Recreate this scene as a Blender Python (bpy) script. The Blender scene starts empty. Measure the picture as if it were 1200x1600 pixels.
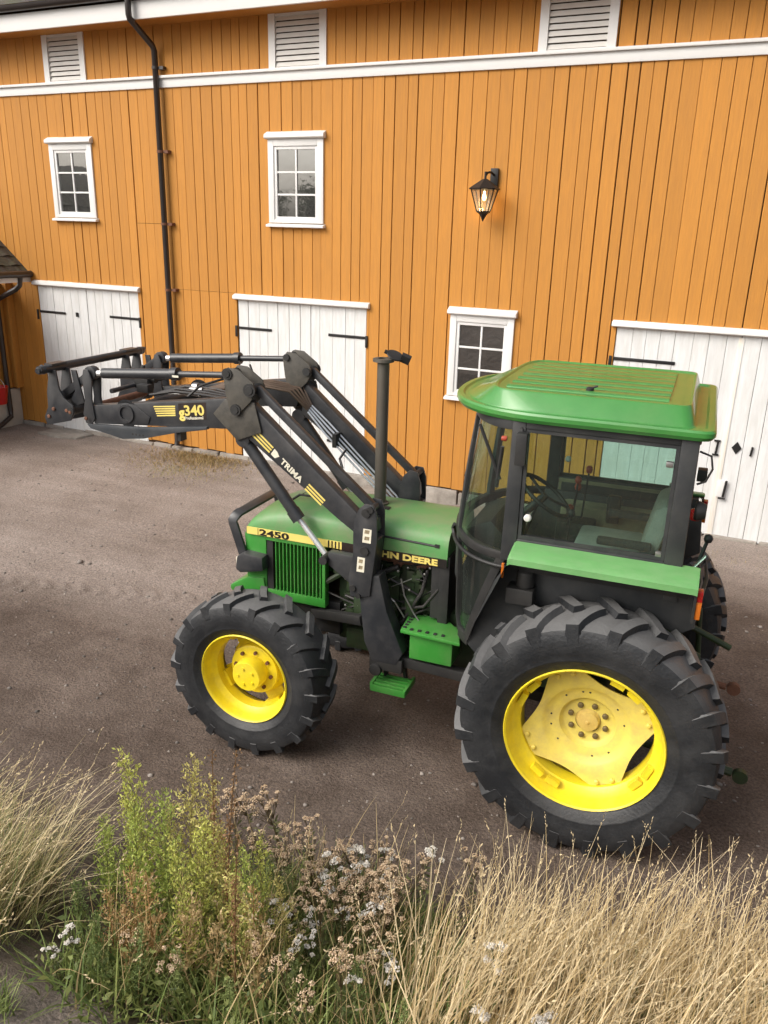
import bpy, bmesh, math, random
import numpy as np
from mathutils import Vector, Matrix
random.seed(7); rng = np.random.default_rng(7)
S = bpy.context.scene; COL = S.collection
PI = math.pi

# ---------------------------------------------------------------- camera, sky, sun, exposure
cam_d = bpy.data.cameras.new('camera'); cam = bpy.data.objects.new('camera', cam_d); COL.objects.link(cam)
_r = Vector((0.90256, 0.42979, 0.02576)); _u = Vector((-0.163975, 0.287789, 0.943552)); _w = Vector((-0.398115, 0.855838, -0.330222))
M3 = Matrix((_r, _u, -_w)).transposed()
cam.matrix_world = Matrix.Translation((0, -10.2105, 3.4785)) @ M3.to_4x4()
cam_d.sensor_fit = 'AUTO'; cam_d.sensor_width = 36; cam_d.lens = 1271.1 / 1600 * 36
cam_d.clip_start = 0.05; cam_d.clip_end = 3000
S.camera = cam

SUN_EL, SUN_DIR = math.radians(40), Vector((-0.60, -0.74, 0)).normalized()
world = bpy.data.worlds.new('World'); S.world = world; world.use_nodes = True
wn = world.node_tree.nodes; wl = world.node_tree.links
bg = wn['Background']; bg.inputs['Strength'].default_value = 0.135
sky = wn.new('ShaderNodeTexSky'); sky.sky_type = 'NISHITA'; sky.sun_disc = False
sky.sun_elevation = SUN_EL; sky.sun_rotation = math.atan2(SUN_DIR.x, SUN_DIR.y)
sky.air_density = 1.0; sky.dust_density = 6.0; sky.ozone_density = 1.0
hs = wn.new('ShaderNodeHueSaturation'); hs.inputs['Saturation'].default_value = 0.35
wl.new(sky.outputs[0], hs.inputs['Color']); wl.new(hs.outputs[0], bg.inputs['Color'])
sun_d = bpy.data.lights.new('sun', 'SUN'); sun = bpy.data.objects.new('sun', sun_d); COL.objects.link(sun)
sun_d.energy = 1.3; sun_d.angle = math.radians(44); sun_d.color = (1.0, 0.93, 0.83)
_sd = Vector((SUN_DIR.x * math.cos(SUN_EL), SUN_DIR.y * math.cos(SUN_EL), math.sin(SUN_EL)))
sun.rotation_euler = _sd.to_track_quat('Z', 'Y').to_euler(); sun.location = (-8, -14, 14)
S.view_settings.view_transform = 'Standard'; S.view_settings.look = 'None'
S.view_settings.exposure = 0.54; S.view_settings.gamma = 1.0
try: S.view_settings.use_curve_mapping = False
except Exception: pass

# ---------------------------------------------------------------- materials
def new_mat(name):
    m = bpy.data.materials.new(name); m.use_nodes = True
    nt = m.node_tree; return m, nt, nt.nodes, nt.links, nt.nodes['Principled BSDF']
def mat(name, col, rough=0.5, metal=0.0, var=0.12, scale=6.0, bump=0.0, bscale=60.0, dirt=None, dirt_amt=0.0,
        dirt_scale=3.0, stretch=(1, 1, 1), coat=0.0, rnd=0.0, rvar=0.1, updust=0.0, attr=None, spec=None):
    m, nt, N, L, P = new_mat(name)
    tc = N.new('ShaderNodeTexCoord'); mp = N.new('ShaderNodeMapping'); mp.inputs['Scale'].default_value = stretch
    L.new(tc.outputs['Object'], mp.inputs['Vector']); vec = mp.outputs['Vector']
    if rnd:
        oi = N.new('ShaderNodeObjectInfo'); ad = N.new('ShaderNodeVectorMath'); ad.operation = 'MULTIPLY_ADD'
        cmb = N.new('ShaderNodeCombineXYZ')
        for k in range(3): L.new(oi.outputs['Random'], cmb.inputs[k])
        ad.inputs[1].default_value = (37, 53, 71); L.new(cmb.outputs[0], ad.inputs[0]); L.new(vec, ad.inputs[2]); vec = ad.outputs[0]
    n1 = N.new('ShaderNodeTexNoise'); n1.inputs['Scale'].default_value = scale; n1.inputs['Detail'].default_value = 6
    n1.inputs['Roughness'].default_value = 0.6; L.new(vec, n1.inputs['Vector'])
    mr = N.new('ShaderNodeMapRange'); mr.inputs['From Min'].default_value = .25; mr.inputs['From Max'].default_value = .75
    mr.inputs['To Min'].default_value = 1 - var; mr.inputs['To Max'].default_value = 1 + var
    L.new(n1.outputs['Fac'], mr.inputs['Value']); val = mr.outputs[0]
    if rnd:
        m2 = N.new('ShaderNodeMapRange'); m2.inputs['To Min'].default_value = 1 - rnd; m2.inputs['To Max'].default_value = 1 + rnd
        L.new(oi.outputs['Random'], m2.inputs['Value'])
        mm = N.new('ShaderNodeMath'); mm.operation = 'MULTIPLY'; L.new(val, mm.inputs[0]); L.new(m2.outputs[0], mm.inputs[1]); val = mm.outputs[0]
    mx = N.new('ShaderNodeMix'); mx.data_type = 'RGBA'; mx.blend_type = 'MULTIPLY'; mx.inputs[0].default_value = 1
    if attr:
        at = N.new('ShaderNodeAttribute'); at.attribute_name = attr; L.new(at.outputs['Color'], mx.inputs[6])
    else: mx.inputs[6].default_value = (*col, 1)
    L.new(val, mx.inputs[7]); c = mx.outputs[2]
    if dirt is not None:
        n2 = N.new('ShaderNodeTexNoise'); n2.inputs['Scale'].default_value = dirt_scale; n2.inputs['Detail'].default_value = 9
        n2.inputs['Roughness'].default_value = 0.72; L.new(vec, n2.inputs['Vector'])
        r = N.new('ShaderNodeMapRange'); r.inputs['From Min'].default_value = .42; r.inputs['From Max'].default_value = .72
        r.inputs['To Max'].default_value = dirt_amt; L.new(n2.outputs['Fac'], r.inputs['Value']); f = r.outputs[0]
        if updust:
            ge = N.new('ShaderNodeNewGeometry'); sx = N.new('ShaderNodeSeparateXYZ'); L.new(ge.outputs['Normal'], sx.inputs[0])
            r3 = N.new('ShaderNodeMapRange'); r3.inputs['From Min'].default_value = .3; r3.inputs['From Max'].default_value = 1
            r3.inputs['To Max'].default_value = updust; L.new(sx.outputs[2], r3.inputs['Value'])
            a2 = N.new('ShaderNodeMath'); a2.operation = 'ADD'; a2.use_clamp = True; L.new(f, a2.inputs[0]); L.new(r3.outputs[0], a2.inputs[1]); f = a2.outputs[0]
        d = N.new('ShaderNodeMix'); d.data_type = 'RGBA'; d.inputs[7].default_value = (*dirt, 1)
        L.new(f, d.inputs[0]); L.new(c, d.inputs[6]); c = d.outputs[2]
    L.new(c, P.inputs['Base Color'])
    r2 = N.new('ShaderNodeMapRange'); r2.inputs['To Min'].default_value = max(.02, rough - rvar); r2.inputs['To Max'].default_value = min(1, rough + rvar)
    L.new(n1.outputs['Fac'], r2.inputs['Value']); L.new(r2.outputs[0], P.inputs['Roughness'])
    P.inputs['Metallic'].default_value = metal
    if coat: P.inputs['Coat Weight'].default_value = coat; P.inputs['Coat Roughness'].default_value = .07
    if spec is not None: P.inputs['Specular IOR Level'].default_value = spec
    if bump:
        n3 = N.new('ShaderNodeTexNoise'); n3.inputs['Scale'].default_value = bscale; n3.inputs['Detail'].default_value = 5
        L.new(vec, n3.inputs['Vector'])
        b = N.new('ShaderNodeBump'); b.inputs['Strength'].default_value = bump; b.inputs['Distance'].default_value = .01
        L.new(n3.outputs['Fac'], b.inputs['Height']); L.new(b.outputs[0], P.inputs['Normal'])
    return m
def facing(N, L, r0):
    lw = N.new('ShaderNodeLayerWeight'); lw.inputs['Blend'].default_value = .5
    p = N.new('ShaderNodeMath'); p.operation = 'POWER'; p.inputs[1].default_value = 4.0; L.new(lw.outputs['Facing'], p.inputs[0])
    r = N.new('ShaderNodeMapRange'); r.inputs['To Min'].default_value = r0; r.inputs['To Max'].default_value = .95; L.new(p.outputs[0], r.inputs['Value'])
    return r.outputs[0]
def mat_glass(name, tint, refl_ior=1.5, dust=0.04):
    m, nt, N, L, P = new_mat(name); out = N['Material Output']; N.remove(P)
    t = N.new('ShaderNodeBsdfTransparent'); t.inputs[0].default_value = (*tint, 1)
    d = N.new('ShaderNodeBsdfDiffuse'); d.inputs[0].default_value = (.35, .36, .33, 1)
    g = N.new('ShaderNodeBsdfGlossy'); g.inputs['Roughness'].default_value = .03
    fo = facing(N, L, .075)
    m0 = N.new('ShaderNodeMixShader'); m0.inputs[0].default_value = dust; L.new(t.outputs[0], m0.inputs[1]); L.new(d.outputs[0], m0.inputs[2])
    m1 = N.new('ShaderNodeMixShader'); L.new(fo, m1.inputs[0]); L.new(m0.outputs[0], m1.inputs[1]); L.new(g.outputs[0], m1.inputs[2])
    L.new(m1.outputs[0], out.inputs[0]); return m
def mat_emit(name, col, s):
    m, nt, N, L, P = new_mat(name); P.inputs['Base Color'].default_value = (*col, 1)
    P.inputs['Emission Color'].default_value = (*col, 1); P.inputs['Emission Strength'].default_value = s; return m

OCHRE = mat('ochre board paint', (.500, .216, .034), .75, var=.07, scale=5, stretch=(9, 9, .7), bump=.28, bscale=14, rnd=.06,
            dirt=(.35, .15, .03), dirt_amt=.42, dirt_scale=3.6)
GAP = mat('dark gap timber', (.06, .03, .012), .9)
WHITE = mat('white paint', (.69, .695, .69), .6, var=.08, scale=4, stretch=(6, 6, .8), bump=.2, bscale=16, rnd=.02, dirt=(.50, .48, .43), dirt_amt=.5, dirt_scale=2.2)
WHITE2 = mat('white trim paint', (.72, .715, .70), .5, var=.04, scale=5, bump=.1, bscale=20, dirt=(.55, .53, .48), dirt_amt=.25, dirt_scale=5)
LOUV = mat('grey white louvre paint', (.66, .64, .60), .6, var=.06, scale=6)
IRON = mat('black wrought iron', (.018, .017, .017), .5, metal=.3)
PIPE = mat('dark brown gutter steel', (.028, .022, .02), .35, coat=.2, var=.1)
STONE = mat('plinth stone', (.30, .27, .235), .85, var=.3, scale=5, bump=.8, bscale=18, rnd=.15, dirt=(.14, .12, .10), dirt_amt=.7, dirt_scale=6)
TILE = mat('mossy roof tile', (.055, .045, .038), .85, var=.4, scale=8, bump=.6, bscale=30, dirt=(.09, .10, .045), dirt_amt=.7, dirt_scale=3, rnd=.15)
PANE = None
def mat_pane():
    m, nt, N, L, P = new_mat('dark window pane'); out = N['Material Output']
    P.inputs['Base Color'].default_value = (.018, .018, .017, 1); P.inputs['Roughness'].default_value = .25
    g = N.new('ShaderNodeBsdfGlossy'); g.inputs['Roughness'].default_value = .015; g.inputs['Color'].default_value = (.9, .9, .88, 1)
    tc = N.new('ShaderNodeTexCoord'); n = N.new('ShaderNodeTexNoise'); n.inputs['Scale'].default_value = 3.5; L.new(tc.outputs['Object'], n.inputs['Vector'])
    b = N.new('ShaderNodeBump'); b.inputs['Strength'].default_value = .05; b.inputs['Distance'].default_value = .02
    L.new(n.outputs['Fac'], b.inputs['Height']); L.new(b.outputs[0], g.inputs['Normal'])
    fo = facing(N, L, .27)
    x = N.new('ShaderNodeMixShader'); L.new(fo, x.inputs[0]); L.new(P.outputs[0], x.inputs[1]); L.new(g.outputs[0], x.inputs[2])
    L.new(x.outputs[0], out.inputs[0]); return m
PANE = mat_pane()
GREEN = mat('green tractor paint', (.035, .235, .03), .42, var=.12, scale=3, coat=.25, dirt=(.16, .26, .10), dirt_amt=.35, dirt_scale=4, updust=.12, bump=.04, bscale=30)
GREENH = mat('faded green hood paint', (.090, .265, .078), .52, var=.12, scale=3, coat=.06, dirt=(.23, .22, .13), dirt_amt=.65, dirt_scale=4.5, updust=.10, bump=.05, bscale=12)
GREENR = mat('glossy green roof paint', (.042, .205, .038), .36, var=.16, scale=2.5, coat=.45, dirt=(.12, .23, .07), dirt_amt=.45, dirt_scale=2.2, bump=.04, bscale=14)
GREENF = mat('sun bleached green fender paint', (.12, .31, .10), .5, var=.12, scale=6, dirt=(.20, .33, .16), dirt_amt=.5, dirt_scale=9, stretch=(1, 2, 1))
GREEND = mat('oily dark green engine paint', (.022, .045, .015), .55, var=.4, scale=12, dirt=(.05, .045, .03), dirt_amt=.8, dirt_scale=8)
YEL = mat('yellow rim paint', (.86, .68, .018), .42, var=.10, scale=5, coat=.15, dirt=(.46, .34, .08), dirt_amt=.45, dirt_scale=7)
YELD = mat('faded yellow disc paint', (.78, .63, .125), .55, var=.10, scale=6, dirt=(.44, .33, .15), dirt_amt=.65, dirt_scale=7)
YDEC = mat('yellow decal', (.80, .64, .17), .4, var=.05)
BLKDEC = mat('black decal', (.014, .012, .011), .4, var=.1, dirt=(.09, .045, .035), dirt_amt=.4, dirt_scale=5)
WDEC = mat('white sticker', (.72, .68, .55), .5, var=.15, scale=30)
RUB = mat('tyre rubber', (.0125, .014, .0165), .55, var=.25, scale=5, bump=.3, bscale=60, dirt=(.15, .148, .146), dirt_amt=.20, dirt_scale=4, updust=.8)
BLK = mat('black loader paint', (.026, .028, .032), .36, var=.2, scale=5, dirt=(.085, .08, .075), dirt_amt=.5, dirt_scale=5, updust=.25, bump=.05, bscale=30)
GRSY = mat('greasy worn plate', (.052, .048, .040), .6, var=.35, scale=14, dirt=(.11, .095, .075), dirt_amt=.6, dirt_scale=12, bump=.1, bscale=50)
BLKL = mat('worn blue black steel', (.045, .052, .060), .4, var=.2, scale=6, dirt=(.10, .095, .09), dirt_amt=.4, dirt_scale=6)
BLKM = mat('matt black frame', (.016, .016, .016), .55, var=.2, scale=8, dirt=(.06, .055, .05), dirt_amt=.4, dirt_scale=6)
CABIN = mat('dark grey cab paint', (.028, .030, .032), .5, var=.15, scale=5, dirt=(.08, .075, .065), dirt_amt=.35, dirt_scale=5)
DUSTP = mat('dusty brown cab panel', (.24, .20, .125), .8, var=.25, scale=6, dirt=(.075, .06, .04), dirt_amt=.6, dirt_scale=4)
SEAT = mat('grey seat fabric', (.34, .34, .31), .9, var=.15, scale=12, bump=.3, bscale=80)
SEATD = mat('dark seat fabric', (.05, .05, .05), .9)
CHR = mat('chrome rod', (.86, .86, .85), .28, metal=.6, var=.05)
GALV = mat('galvanised pipe', (.66, .70, .75), .34, metal=.55, var=.1)
STEEL = mat('worn steel', (.42, .41, .40), .38, metal=.9, var=.2, scale=20)
NUT = mat('greasy brown nut', (.16, .12, .055), .55, metal=.3, var=.2, scale=30)
RUST = mat('rusty steel', (.16, .07, .04), .8, var=.35, scale=20, bump=.4, bscale=60)
EXH = mat('weathered exhaust steel', (.105, .098, .082), .6, metal=.35, var=.25, scale=8, stretch=(1, 1, .35), dirt=(.10, .065, .04), dirt_amt=.6, dirt_scale=5)
REDK = mat('red lever knob', (.38, .06, .03), .4)
ORL = mat('orange lens', (.50, .13, .015), .25, coat=.4, var=.1)
REDL = mat('red lens', (.35, .012, .012), .25, coat=.4)
HOSE = mat('rubber hose', (.03, .027, .026), .5, var=.2)
BRH = mat('brown dusty hose', (.12, .08, .055), .55, var=.2)
RAD = mat('dusty radiator', (.10, .065, .04), .8, var=.4, scale=30)
CGLASS = mat_glass('tinted cab glass', (.60, .77, .70), 1.5, .03)
LGLASS = mat_glass('clear lantern glass', (.95, .93, .92), 1.45, .22)

# ---------------------------------------------------------------- mesh helper
class MB:
    def __init__(s): s.v = []; s.f = []
    def add(s, V, F):
        o = len(s.v); s.v += [tuple(map(float, p)) for p in V]; s.f += [tuple(i + o for i in f) for f in F]; return s
    def box(s, lo, hi):
        (a, b, c), (d, e, f) = lo, hi
        return s.add([(a,b,c),(d,b,c),(d,e,c),(a,e,c),(a,b,f),(d,b,f),(d,e,f),(a,e,f)],
                     [(0,3,2,1),(4,5,6,7),(0,1,5,4),(1,2,6,5),(2,3,7,6),(3,0,4,7)])
    def obox(s, c, h, R):
        c = Vector(c); V = [c + R @ Vector((x*h[0], y*h[1], z*h[2])) for z in (-1,1) for x, y in ((-1,-1),(1,-1),(1,1),(-1,1))]
        return s.add(V, [(0,3,2,1),(4,5,6,7),(0,1,5,4),(1,2,6,5),(2,3,7,6),(3,0,4,7)])
    def beam(s, p, q, w, h, side=(0, 1, 0)):          # rectangular bar from p to q; w along side, h across
        p, q = Vector(p), Vector(q); d = (q - p).normalized(); sd = Vector(side); n = d.cross(sd).normalized(); sd = n.cross(d).normalized()
        V = [b + sd*(w/2*i) + n*(h/2*j) for b in (p, q) for i, j in ((-1,-1),(1,-1),(1,1),(-1,1))]
        return s.add(V, [(0,3,2,1),(4,5,6,7),(0,1,5,4),(1,2,6,5),(2,3,7,6),(3,0,4,7)])
    def prism(s, poly, lo, hi, ax='y'):               # polygon extruded along an axis; poly in the two other axes
        n = len(poly); f = {'y': lambda a, b, t: (a, t, b), 'x': lambda a, b, t: (t, a, b), 'z': lambda a, b, t: (a, b, t)}[ax]
        V = [f(a, b, lo) for a, b in poly] + [f(a, b, hi) for a, b in poly]
        area = sum(poly[i][0]*poly[(i+1) % n][1] - poly[(i+1) % n][0]*poly[i][1] for i in range(n))
        F = [tuple(range(n)), tuple(reversed(range(n, 2*n)))] + [(i, i+n, (i+1) % n + n, (i+1) % n) for i in range(n)]
        flip = (area > 0) == (ax in 'xz')
        if flip: F = [tuple(reversed(q)) for q in F]
        return s.add(V, F)
    def tube(s, path, r, n=8, caps=True):
        P = [Vector(p) for p in path]; R = r if isinstance(r, (list, tuple)) else [r]*len(P)
        V = []; F = []; up = None
        for i, p in enumerate(P):
            d = (P[min(i+1, len(P)-1)] - P[max(i-1, 0)]).normalized()
            if up is None:
                up = Vector((0,0,1)) if abs(d.z) < .9 else Vector((1,0,0))
            a = d.cross(up).normalized(); b = a.cross(d).normalized(); up = b
            V += [p + a*(R[i]*math.cos(2*PI*k/n)) + b*(R[i]*math.sin(2*PI*k/n)) for k in range(n)]
        for i in range(len(P)-1):
            F += [(i*n+k, i*n+(k+1) % n, (i+1)*n+(k+1) % n, (i+1)*n+k) for k in range(n)]
        if caps: F += [tuple(reversed(range(n))), tuple(range((len(P)-1)*n, len(P)*n))]
        return s.add(V, F)
    def lathe(s, prof, n=32, ax='y', c=(0,0,0), closed=False, caps=True):  # prof: (radius, offset along axis)
        V = []; F = []
        for r, t in prof:
            for k in range(n):
                a = 2*PI*k/n; x, z = r*math.cos(a), r*math.sin(a)
                V.append({'y': (c[0]+x, c[1]+t, c[2]+z), 'z': (c[0]+x, c[1]+z, c[2]+t), 'x': (c[0]+t, c[1]+x, c[2]+z)}[ax])
        m = len(prof); rng_ = range(m) if closed else range(m-1)
        for i in rng_:
            j = (i+1) % m
            F += [(i*n+k, j*n+k, j*n+(k+1) % n, i*n+(k+1) % n) for k in range(n)]
        if not closed and caps:
            if prof[0][0] > 1e-4: F.append(tuple(range(n)))
            if prof[-1][0] > 1e-4: F.append(tuple(reversed(range((m-1)*n, m*n))))
        return s.add(V, F)
    def cyl(s, p, q, r, n=12): return s.tube([p, q], r, n)
    def grid(s, rows, wrap=False):                     # rows of points -> quads
        n = len(rows[0]); V = [p for r in rows for p in r]; F = []
        for i in range(len(rows)-1):
            for k in range(n if wrap else n-1):
                F.append((i*n+k, i*n+(k+1) % n, (i+1)*n+(k+1) % n, (i+1)*n+k))
        return s.add(V, F)
    def mesh(s, name, m, bevel=0, smooth=None, fix=True):
        me = bpy.data.meshes.new(name); me.from_pydata(s.v, [], s.f)
        if fix or bevel:
            b = bmesh.new(); b.from_mesh(me)
            if fix: bmesh.ops.recalc_face_normals(b, faces=b.faces)
            if bevel:
                es = [e for e in b.edges if len(e.link_faces) == 2 and e.calc_face_angle(0) > .6]
                bmesh.ops.bevel(b, geom=es, offset=bevel, segments=2, profile=.6, affect='EDGES', clamp_overlap=True)
            b.to_mesh(me); b.free()
        me.materials.append(m)
        if smooth or bevel:
            for p in me.polygons: p.use_smooth = True
            me.set_sharp_from_angle(angle=math.radians(smooth or 35))
        me.update(); return me
    def build(s, name, m, parent=None, bevel=0, smooth=None, fix=True, label=None, kind=None, loc=None):
        return link(name, s.mesh(name, m, bevel, smooth, fix), parent, label, kind, loc)
def link(name, me, parent=None, label=None, kind=None, loc=None, rot=None):
    o = bpy.data.objects.new(name, me); COL.objects.link(o)
    if parent is not None: o.parent = parent
    if label: o['label'] = label
    if kind: o['kind'] = kind
    if loc is not None: o.location = loc
    if rot is not None: o.rotation_euler = rot
    return o
def empty(name, loc=(0,0,0), parent=None, label=None, cat=None, group=None):
    o = bpy.data.objects.new(name, None); COL.objects.link(o); o.location = loc; o.empty_display_size = .1
    if parent is not None: o.parent = parent
    return tag(o, label, cat, group)
def tag(o, label=None, cat=None, group=None, kind=None):
    if label: o['label'] = label
    if cat: o['category'] = cat
    if group: o['group'] = group
    if kind: o['kind'] = kind
    return o
def text(name, body, m, size, parent, origin, X, Y, bold=0.0, ext=.0012, sx=1.0, align='LEFT'):
    cu = bpy.data.curves.new(name, 'FONT'); cu.body = body; cu.size = size; cu.extrude = ext; cu.offset = bold
    cu.align_x = align; cu.resolution_u = 3
    t = bpy.data.objects.new('tmp', cu); COL.objects.link(t); bpy.context.view_layer.update()
    me = bpy.data.meshes.new_from_object(t.evaluated_get(bpy.context.evaluated_depsgraph_get()))
    bpy.data.objects.remove(t); me.materials.clear(); me.materials.append(m)
    o = link(name, me, parent); X = Vector(X).normalized(); Y = Vector(Y).normalized(); Z = X.cross(Y)
    o.matrix_local = Matrix.Translation(origin) @ Matrix((X*sx, Y, Z)).transposed().to_4x4(); return o
def arc(c, r, a0, a1, n): return [(c[0]+r*math.cos(math.radians(a0+(a1-a0)*i/n)), c[1]+r*math.sin(math.radians(a0+(a1-a0)*i/n))) for i in range(n+1)]

# ---------------------------------------------------------------- terrain
def vnoise(x, y, s, seed):
    g = np.random.default_rng(seed).random((64, 64)); X = np.asarray(x)*s; Y = np.asarray(y)*s
    xi = np.floor(X).astype(int); yi = np.floor(Y).astype(int); fx = X-xi; fy = Y-yi
    fx = fx*fx*(3-2*fx); fy = fy*fy*(3-2*fy); G = lambda a, b: g[a % 64, b % 64]
    return (G(xi, yi)*(1-fx)+G(xi+1, yi)*fx)*(1-fy)+(G(xi, yi+1)*(1-fx)+G(xi+1, yi+1)*fx)*fy - .5
def H(x, y, fine=True):
    x = np.asarray(x, float); y = np.asarray(y, float)
    yf = -6.9 + .1*np.clip(x, -4, 3); t = .5*(yf-y)
    h = .08*np.log1p(np.exp(np.clip(t/.08, -40, 40)))
    h = np.minimum(h, 40); h = 1.65 - .08*np.log1p(np.exp(np.clip((1.65-h)/.08, -40, 40)))
    h = np.maximum(h, 0)
    dip = -.20*np.exp(-((x+4.3)/1.1)**2)*np.clip((y+1.6)/1.5, 0, 1)**2*(y < 1)
    if fine:
        on = np.clip((y+7.4)/.6, 0, 1); h = h + .016*vnoise(x, y, .9, 1) + .008*vnoise(x, y, 3.1, 2) + .008*vnoise(x, y, 9, 3)*(1+3*(1-on))
        # chevron prints left by a lugged tyre
        d = np.array([.961, .276]); u = (x+6.5)*d[0]+(y+5.02)*d[1]; v = -(x+6.5)*d[1]+(y+5.02)*d[0]
        m_ = np.exp(-(v/.16)**4)*((x > -10) & (x < -3.2))
        ph = np.cos(2*PI*(u+np.abs(v)*.8)/.19); h = h + m_*(.018*np.clip(ph, -.2, 1) + .006)
        m2 = np.exp(-((v-.55)/.14)**4)*((x > -10) & (x < -3.2)); h = h - .008*m2
    return h + dip
gx = np.concatenate([-12-np.geomspace(.1, 600, 40)[::-1], np.arange(-12, 3.2, .04), 3.2+np.geomspace(.1, 600, 40)])
gy = np.concatenate([-10.8-np.geomspace(.1, 600, 40)[::-1], np.arange(-10.8, .3, .04), .3+np.geomspace(.1, 600, 30)])
GX, GY = np.meshgrid(gx, gy); GZ = H(GX, GY)
nx, ny = len(gx), len(gy); idx = np.arange(nx*ny).reshape(ny, nx)
quads = np.stack([idx[:-1, :-1], idx[:-1, 1:], idx[1:, 1:], idx[1:, :-1]], -1).reshape(-1, 4)
def np_mesh(name, V, F, m, smooth=False, col=None):
    V = np.ascontiguousarray(V, np.float32); F = np.ascontiguousarray(F, np.int32); k = F.shape[1]
    me = bpy.data.meshes.new(name); me.vertices.add(len(V)); me.vertices.foreach_set('co', V.ravel())
    me.loops.add(F.size); me.loops.foreach_set('vertex_index', F.ravel()); me.polygons.add(len(F))
    me.polygons.foreach_set('loop_start', np.arange(0, F.size, k, dtype=np.int32)); me.update(calc_edges=True)
    if smooth: me.polygons.foreach_set('use_smooth', np.ones(len(F), bool))
    if col is not None:
        a = me.color_attributes.new('tint', 'FLOAT_COLOR', 'POINT'); a.data.foreach_set('color', np.c_[col, np.ones(len(col))].astype(np.float32).ravel())
    me.materials.append(m); me.validate(); return me
def mat_gravel():
    m, nt, N, L, P = new_mat('packed gravel'); tc = N.new('ShaderNodeTexCoord'); v = tc.outputs['Object']
    def noise(s, d=8, r=.6):
        n = N.new('ShaderNodeTexNoise'); n.inputs['Scale'].default_value = s; n.inputs['Detail'].default_value = d; n.inputs['Roughness'].default_value = r; L.new(v, n.inputs['Vector']); return n.outputs['Fac']
    def ramp(f, *st):
        r = N.new('ShaderNodeValToRGB'); e = r.color_ramp.elements
        while len(e) < len(st): e.new(.5)
        for q, (p, c) in zip(e, st): q.position = p; q.color = (*c, 1)
        L.new(f, r.inputs[0]); return r.outputs[0]
    def mix(a, b, f, mode='MIX', fv=1.0):
        x = N.new('ShaderNodeMix'); x.data_type = 'RGBA'; x.blend_type = mode
        if f is None: x.inputs[0].default_value = fv
        else: L.new(f, x.inputs[0])
        L.new(a, x.inputs[6]); L.new(b, x.inputs[7]); return x.outputs[2]
    base = ramp(noise(.55, 9, .62), (.36, (.205, .165, .140)), (.60, (.300, .252, .222)))
    gr = ramp(noise(52, 4, .75), (.33, (.38, .37, .36)), (.5, (1, 1, 1)), (.68, (1.7, 1.66, 1.6)))
    c = mix(base, gr, None, 'MULTIPLY', .72)
    vo = N.new('ShaderNodeTexVoronoi'); vo.inputs['Scale'].default_value = 48; L.new(v, vo.inputs['Vector'])
    sp = ramp(vo.outputs['Distance'], (.0, (1, 1, 1)), (.16, (0, 0, 0)))
    sp2 = ramp(noise(9, 3, .5), (.56, (0, 0, 0)), (.68, (.55, .55, .55))); msk = mix(sp, sp2, None, 'MULTIPLY')
    stone = ramp(vo.outputs['Color'], (0, (.10, .085, .075)), (1, (.36, .32, .28)))
    c = mix(c, stone, msk)
    st = N.new('ShaderNodeMapping'); st.inputs['Scale'].default_value = (.5, 5, 1); st.inputs['Rotation'].default_value = (0, 0, -.28); L.new(v, st.inputs['Vector'])
    n5 = N.new('ShaderNodeTexNoise'); n5.inputs['Scale'].default_value = .8; n5.inputs['Detail'].default_value = 6; L.new(st.outputs[0], n5.inputs['Vector'])
    c = mix(c, ramp(n5.outputs['Fac'], (.35, (.90, .89, .88)), (.65, (1.07, 1.07, 1.07))), None, 'MULTIPLY', .9)
    at = N.new('ShaderNodeAttribute'); at.attribute_name = 'tint'; sp_ = N.new('ShaderNodeSeparateColor'); L.new(at.outputs['Color'], sp_.inputs[0])
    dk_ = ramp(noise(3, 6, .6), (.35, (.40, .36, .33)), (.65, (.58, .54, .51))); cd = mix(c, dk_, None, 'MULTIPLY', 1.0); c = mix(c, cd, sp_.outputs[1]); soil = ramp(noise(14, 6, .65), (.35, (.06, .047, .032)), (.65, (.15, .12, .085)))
    c = mix(c, soil, sp_.outputs[0])
    L.new(c, P.inputs['Base Color']); P.inputs['Roughness'].default_value = .88; P.inputs['Specular IOR Level'].default_value = .3
    b = N.new('ShaderNodeBump'); b.inputs['Strength'].default_value = .9; b.inputs['Distance'].default_value = .018
    ad = N.new('ShaderNodeMath'); ad.operation = 'ADD'; L.new(noise(60, 4, .7), ad.inputs[0]); L.new(noise(14, 4, .6), ad.inputs[1])
    L.new(ad.outputs[0], b.inputs['Height']); L.new(b.outputs[0], P.inputs['Normal']); return m
GRAVEL = mat_gravel()
SOIL = np.clip((GZ-.10)/.18 + 1.2*vnoise(GX, GY, 2.3, 9), 0, 1)*np.clip((GX+2.45-.9*vnoise(GX, GY, 3.0, 10))*2.5+(GY+8.75)*2.5, 0, 1)*(GY < -6)*np.clip((np.hypot((GX+1.95)*.8, GY+8.80)+.25*vnoise(GX, GY, 5, 41)-.16)/.14, 0, 1)
_u = (GX+6.5)*.961+(GY+5.02)*.276; _v = -(GX+6.5)*.276+(GY+5.02)*.961
DAMP_SHADE = np.clip(.5-(_v+.30+.55*vnoise(GX, GY, .55, 31)+.25*vnoise(GX, GY, 1.9, 32))/.9, 0, 1)
DAMP_SHADE = np.maximum(DAMP_SHADE, np.clip((GX+1.9+1.2*vnoise(GX, GY, .5, 33)+.5*vnoise(GX, GY, 1.7, 34))/1.6, 0, 1)*np.clip((-1.0-GY)/1.2, 0, 1))*(GZ < .3)  # right side and under tractor: damp gravel plus the tractor's soft shadow, painted in
ground = link('ground', np_mesh('ground', np.stack([GX, GY, GZ], -1).reshape(-1, 3), quads, GRAVEL, True, np.stack([SOIL, DAMP_SHADE, SOIL*0], -1).reshape(-1, 3)), kind='structure')
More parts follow.
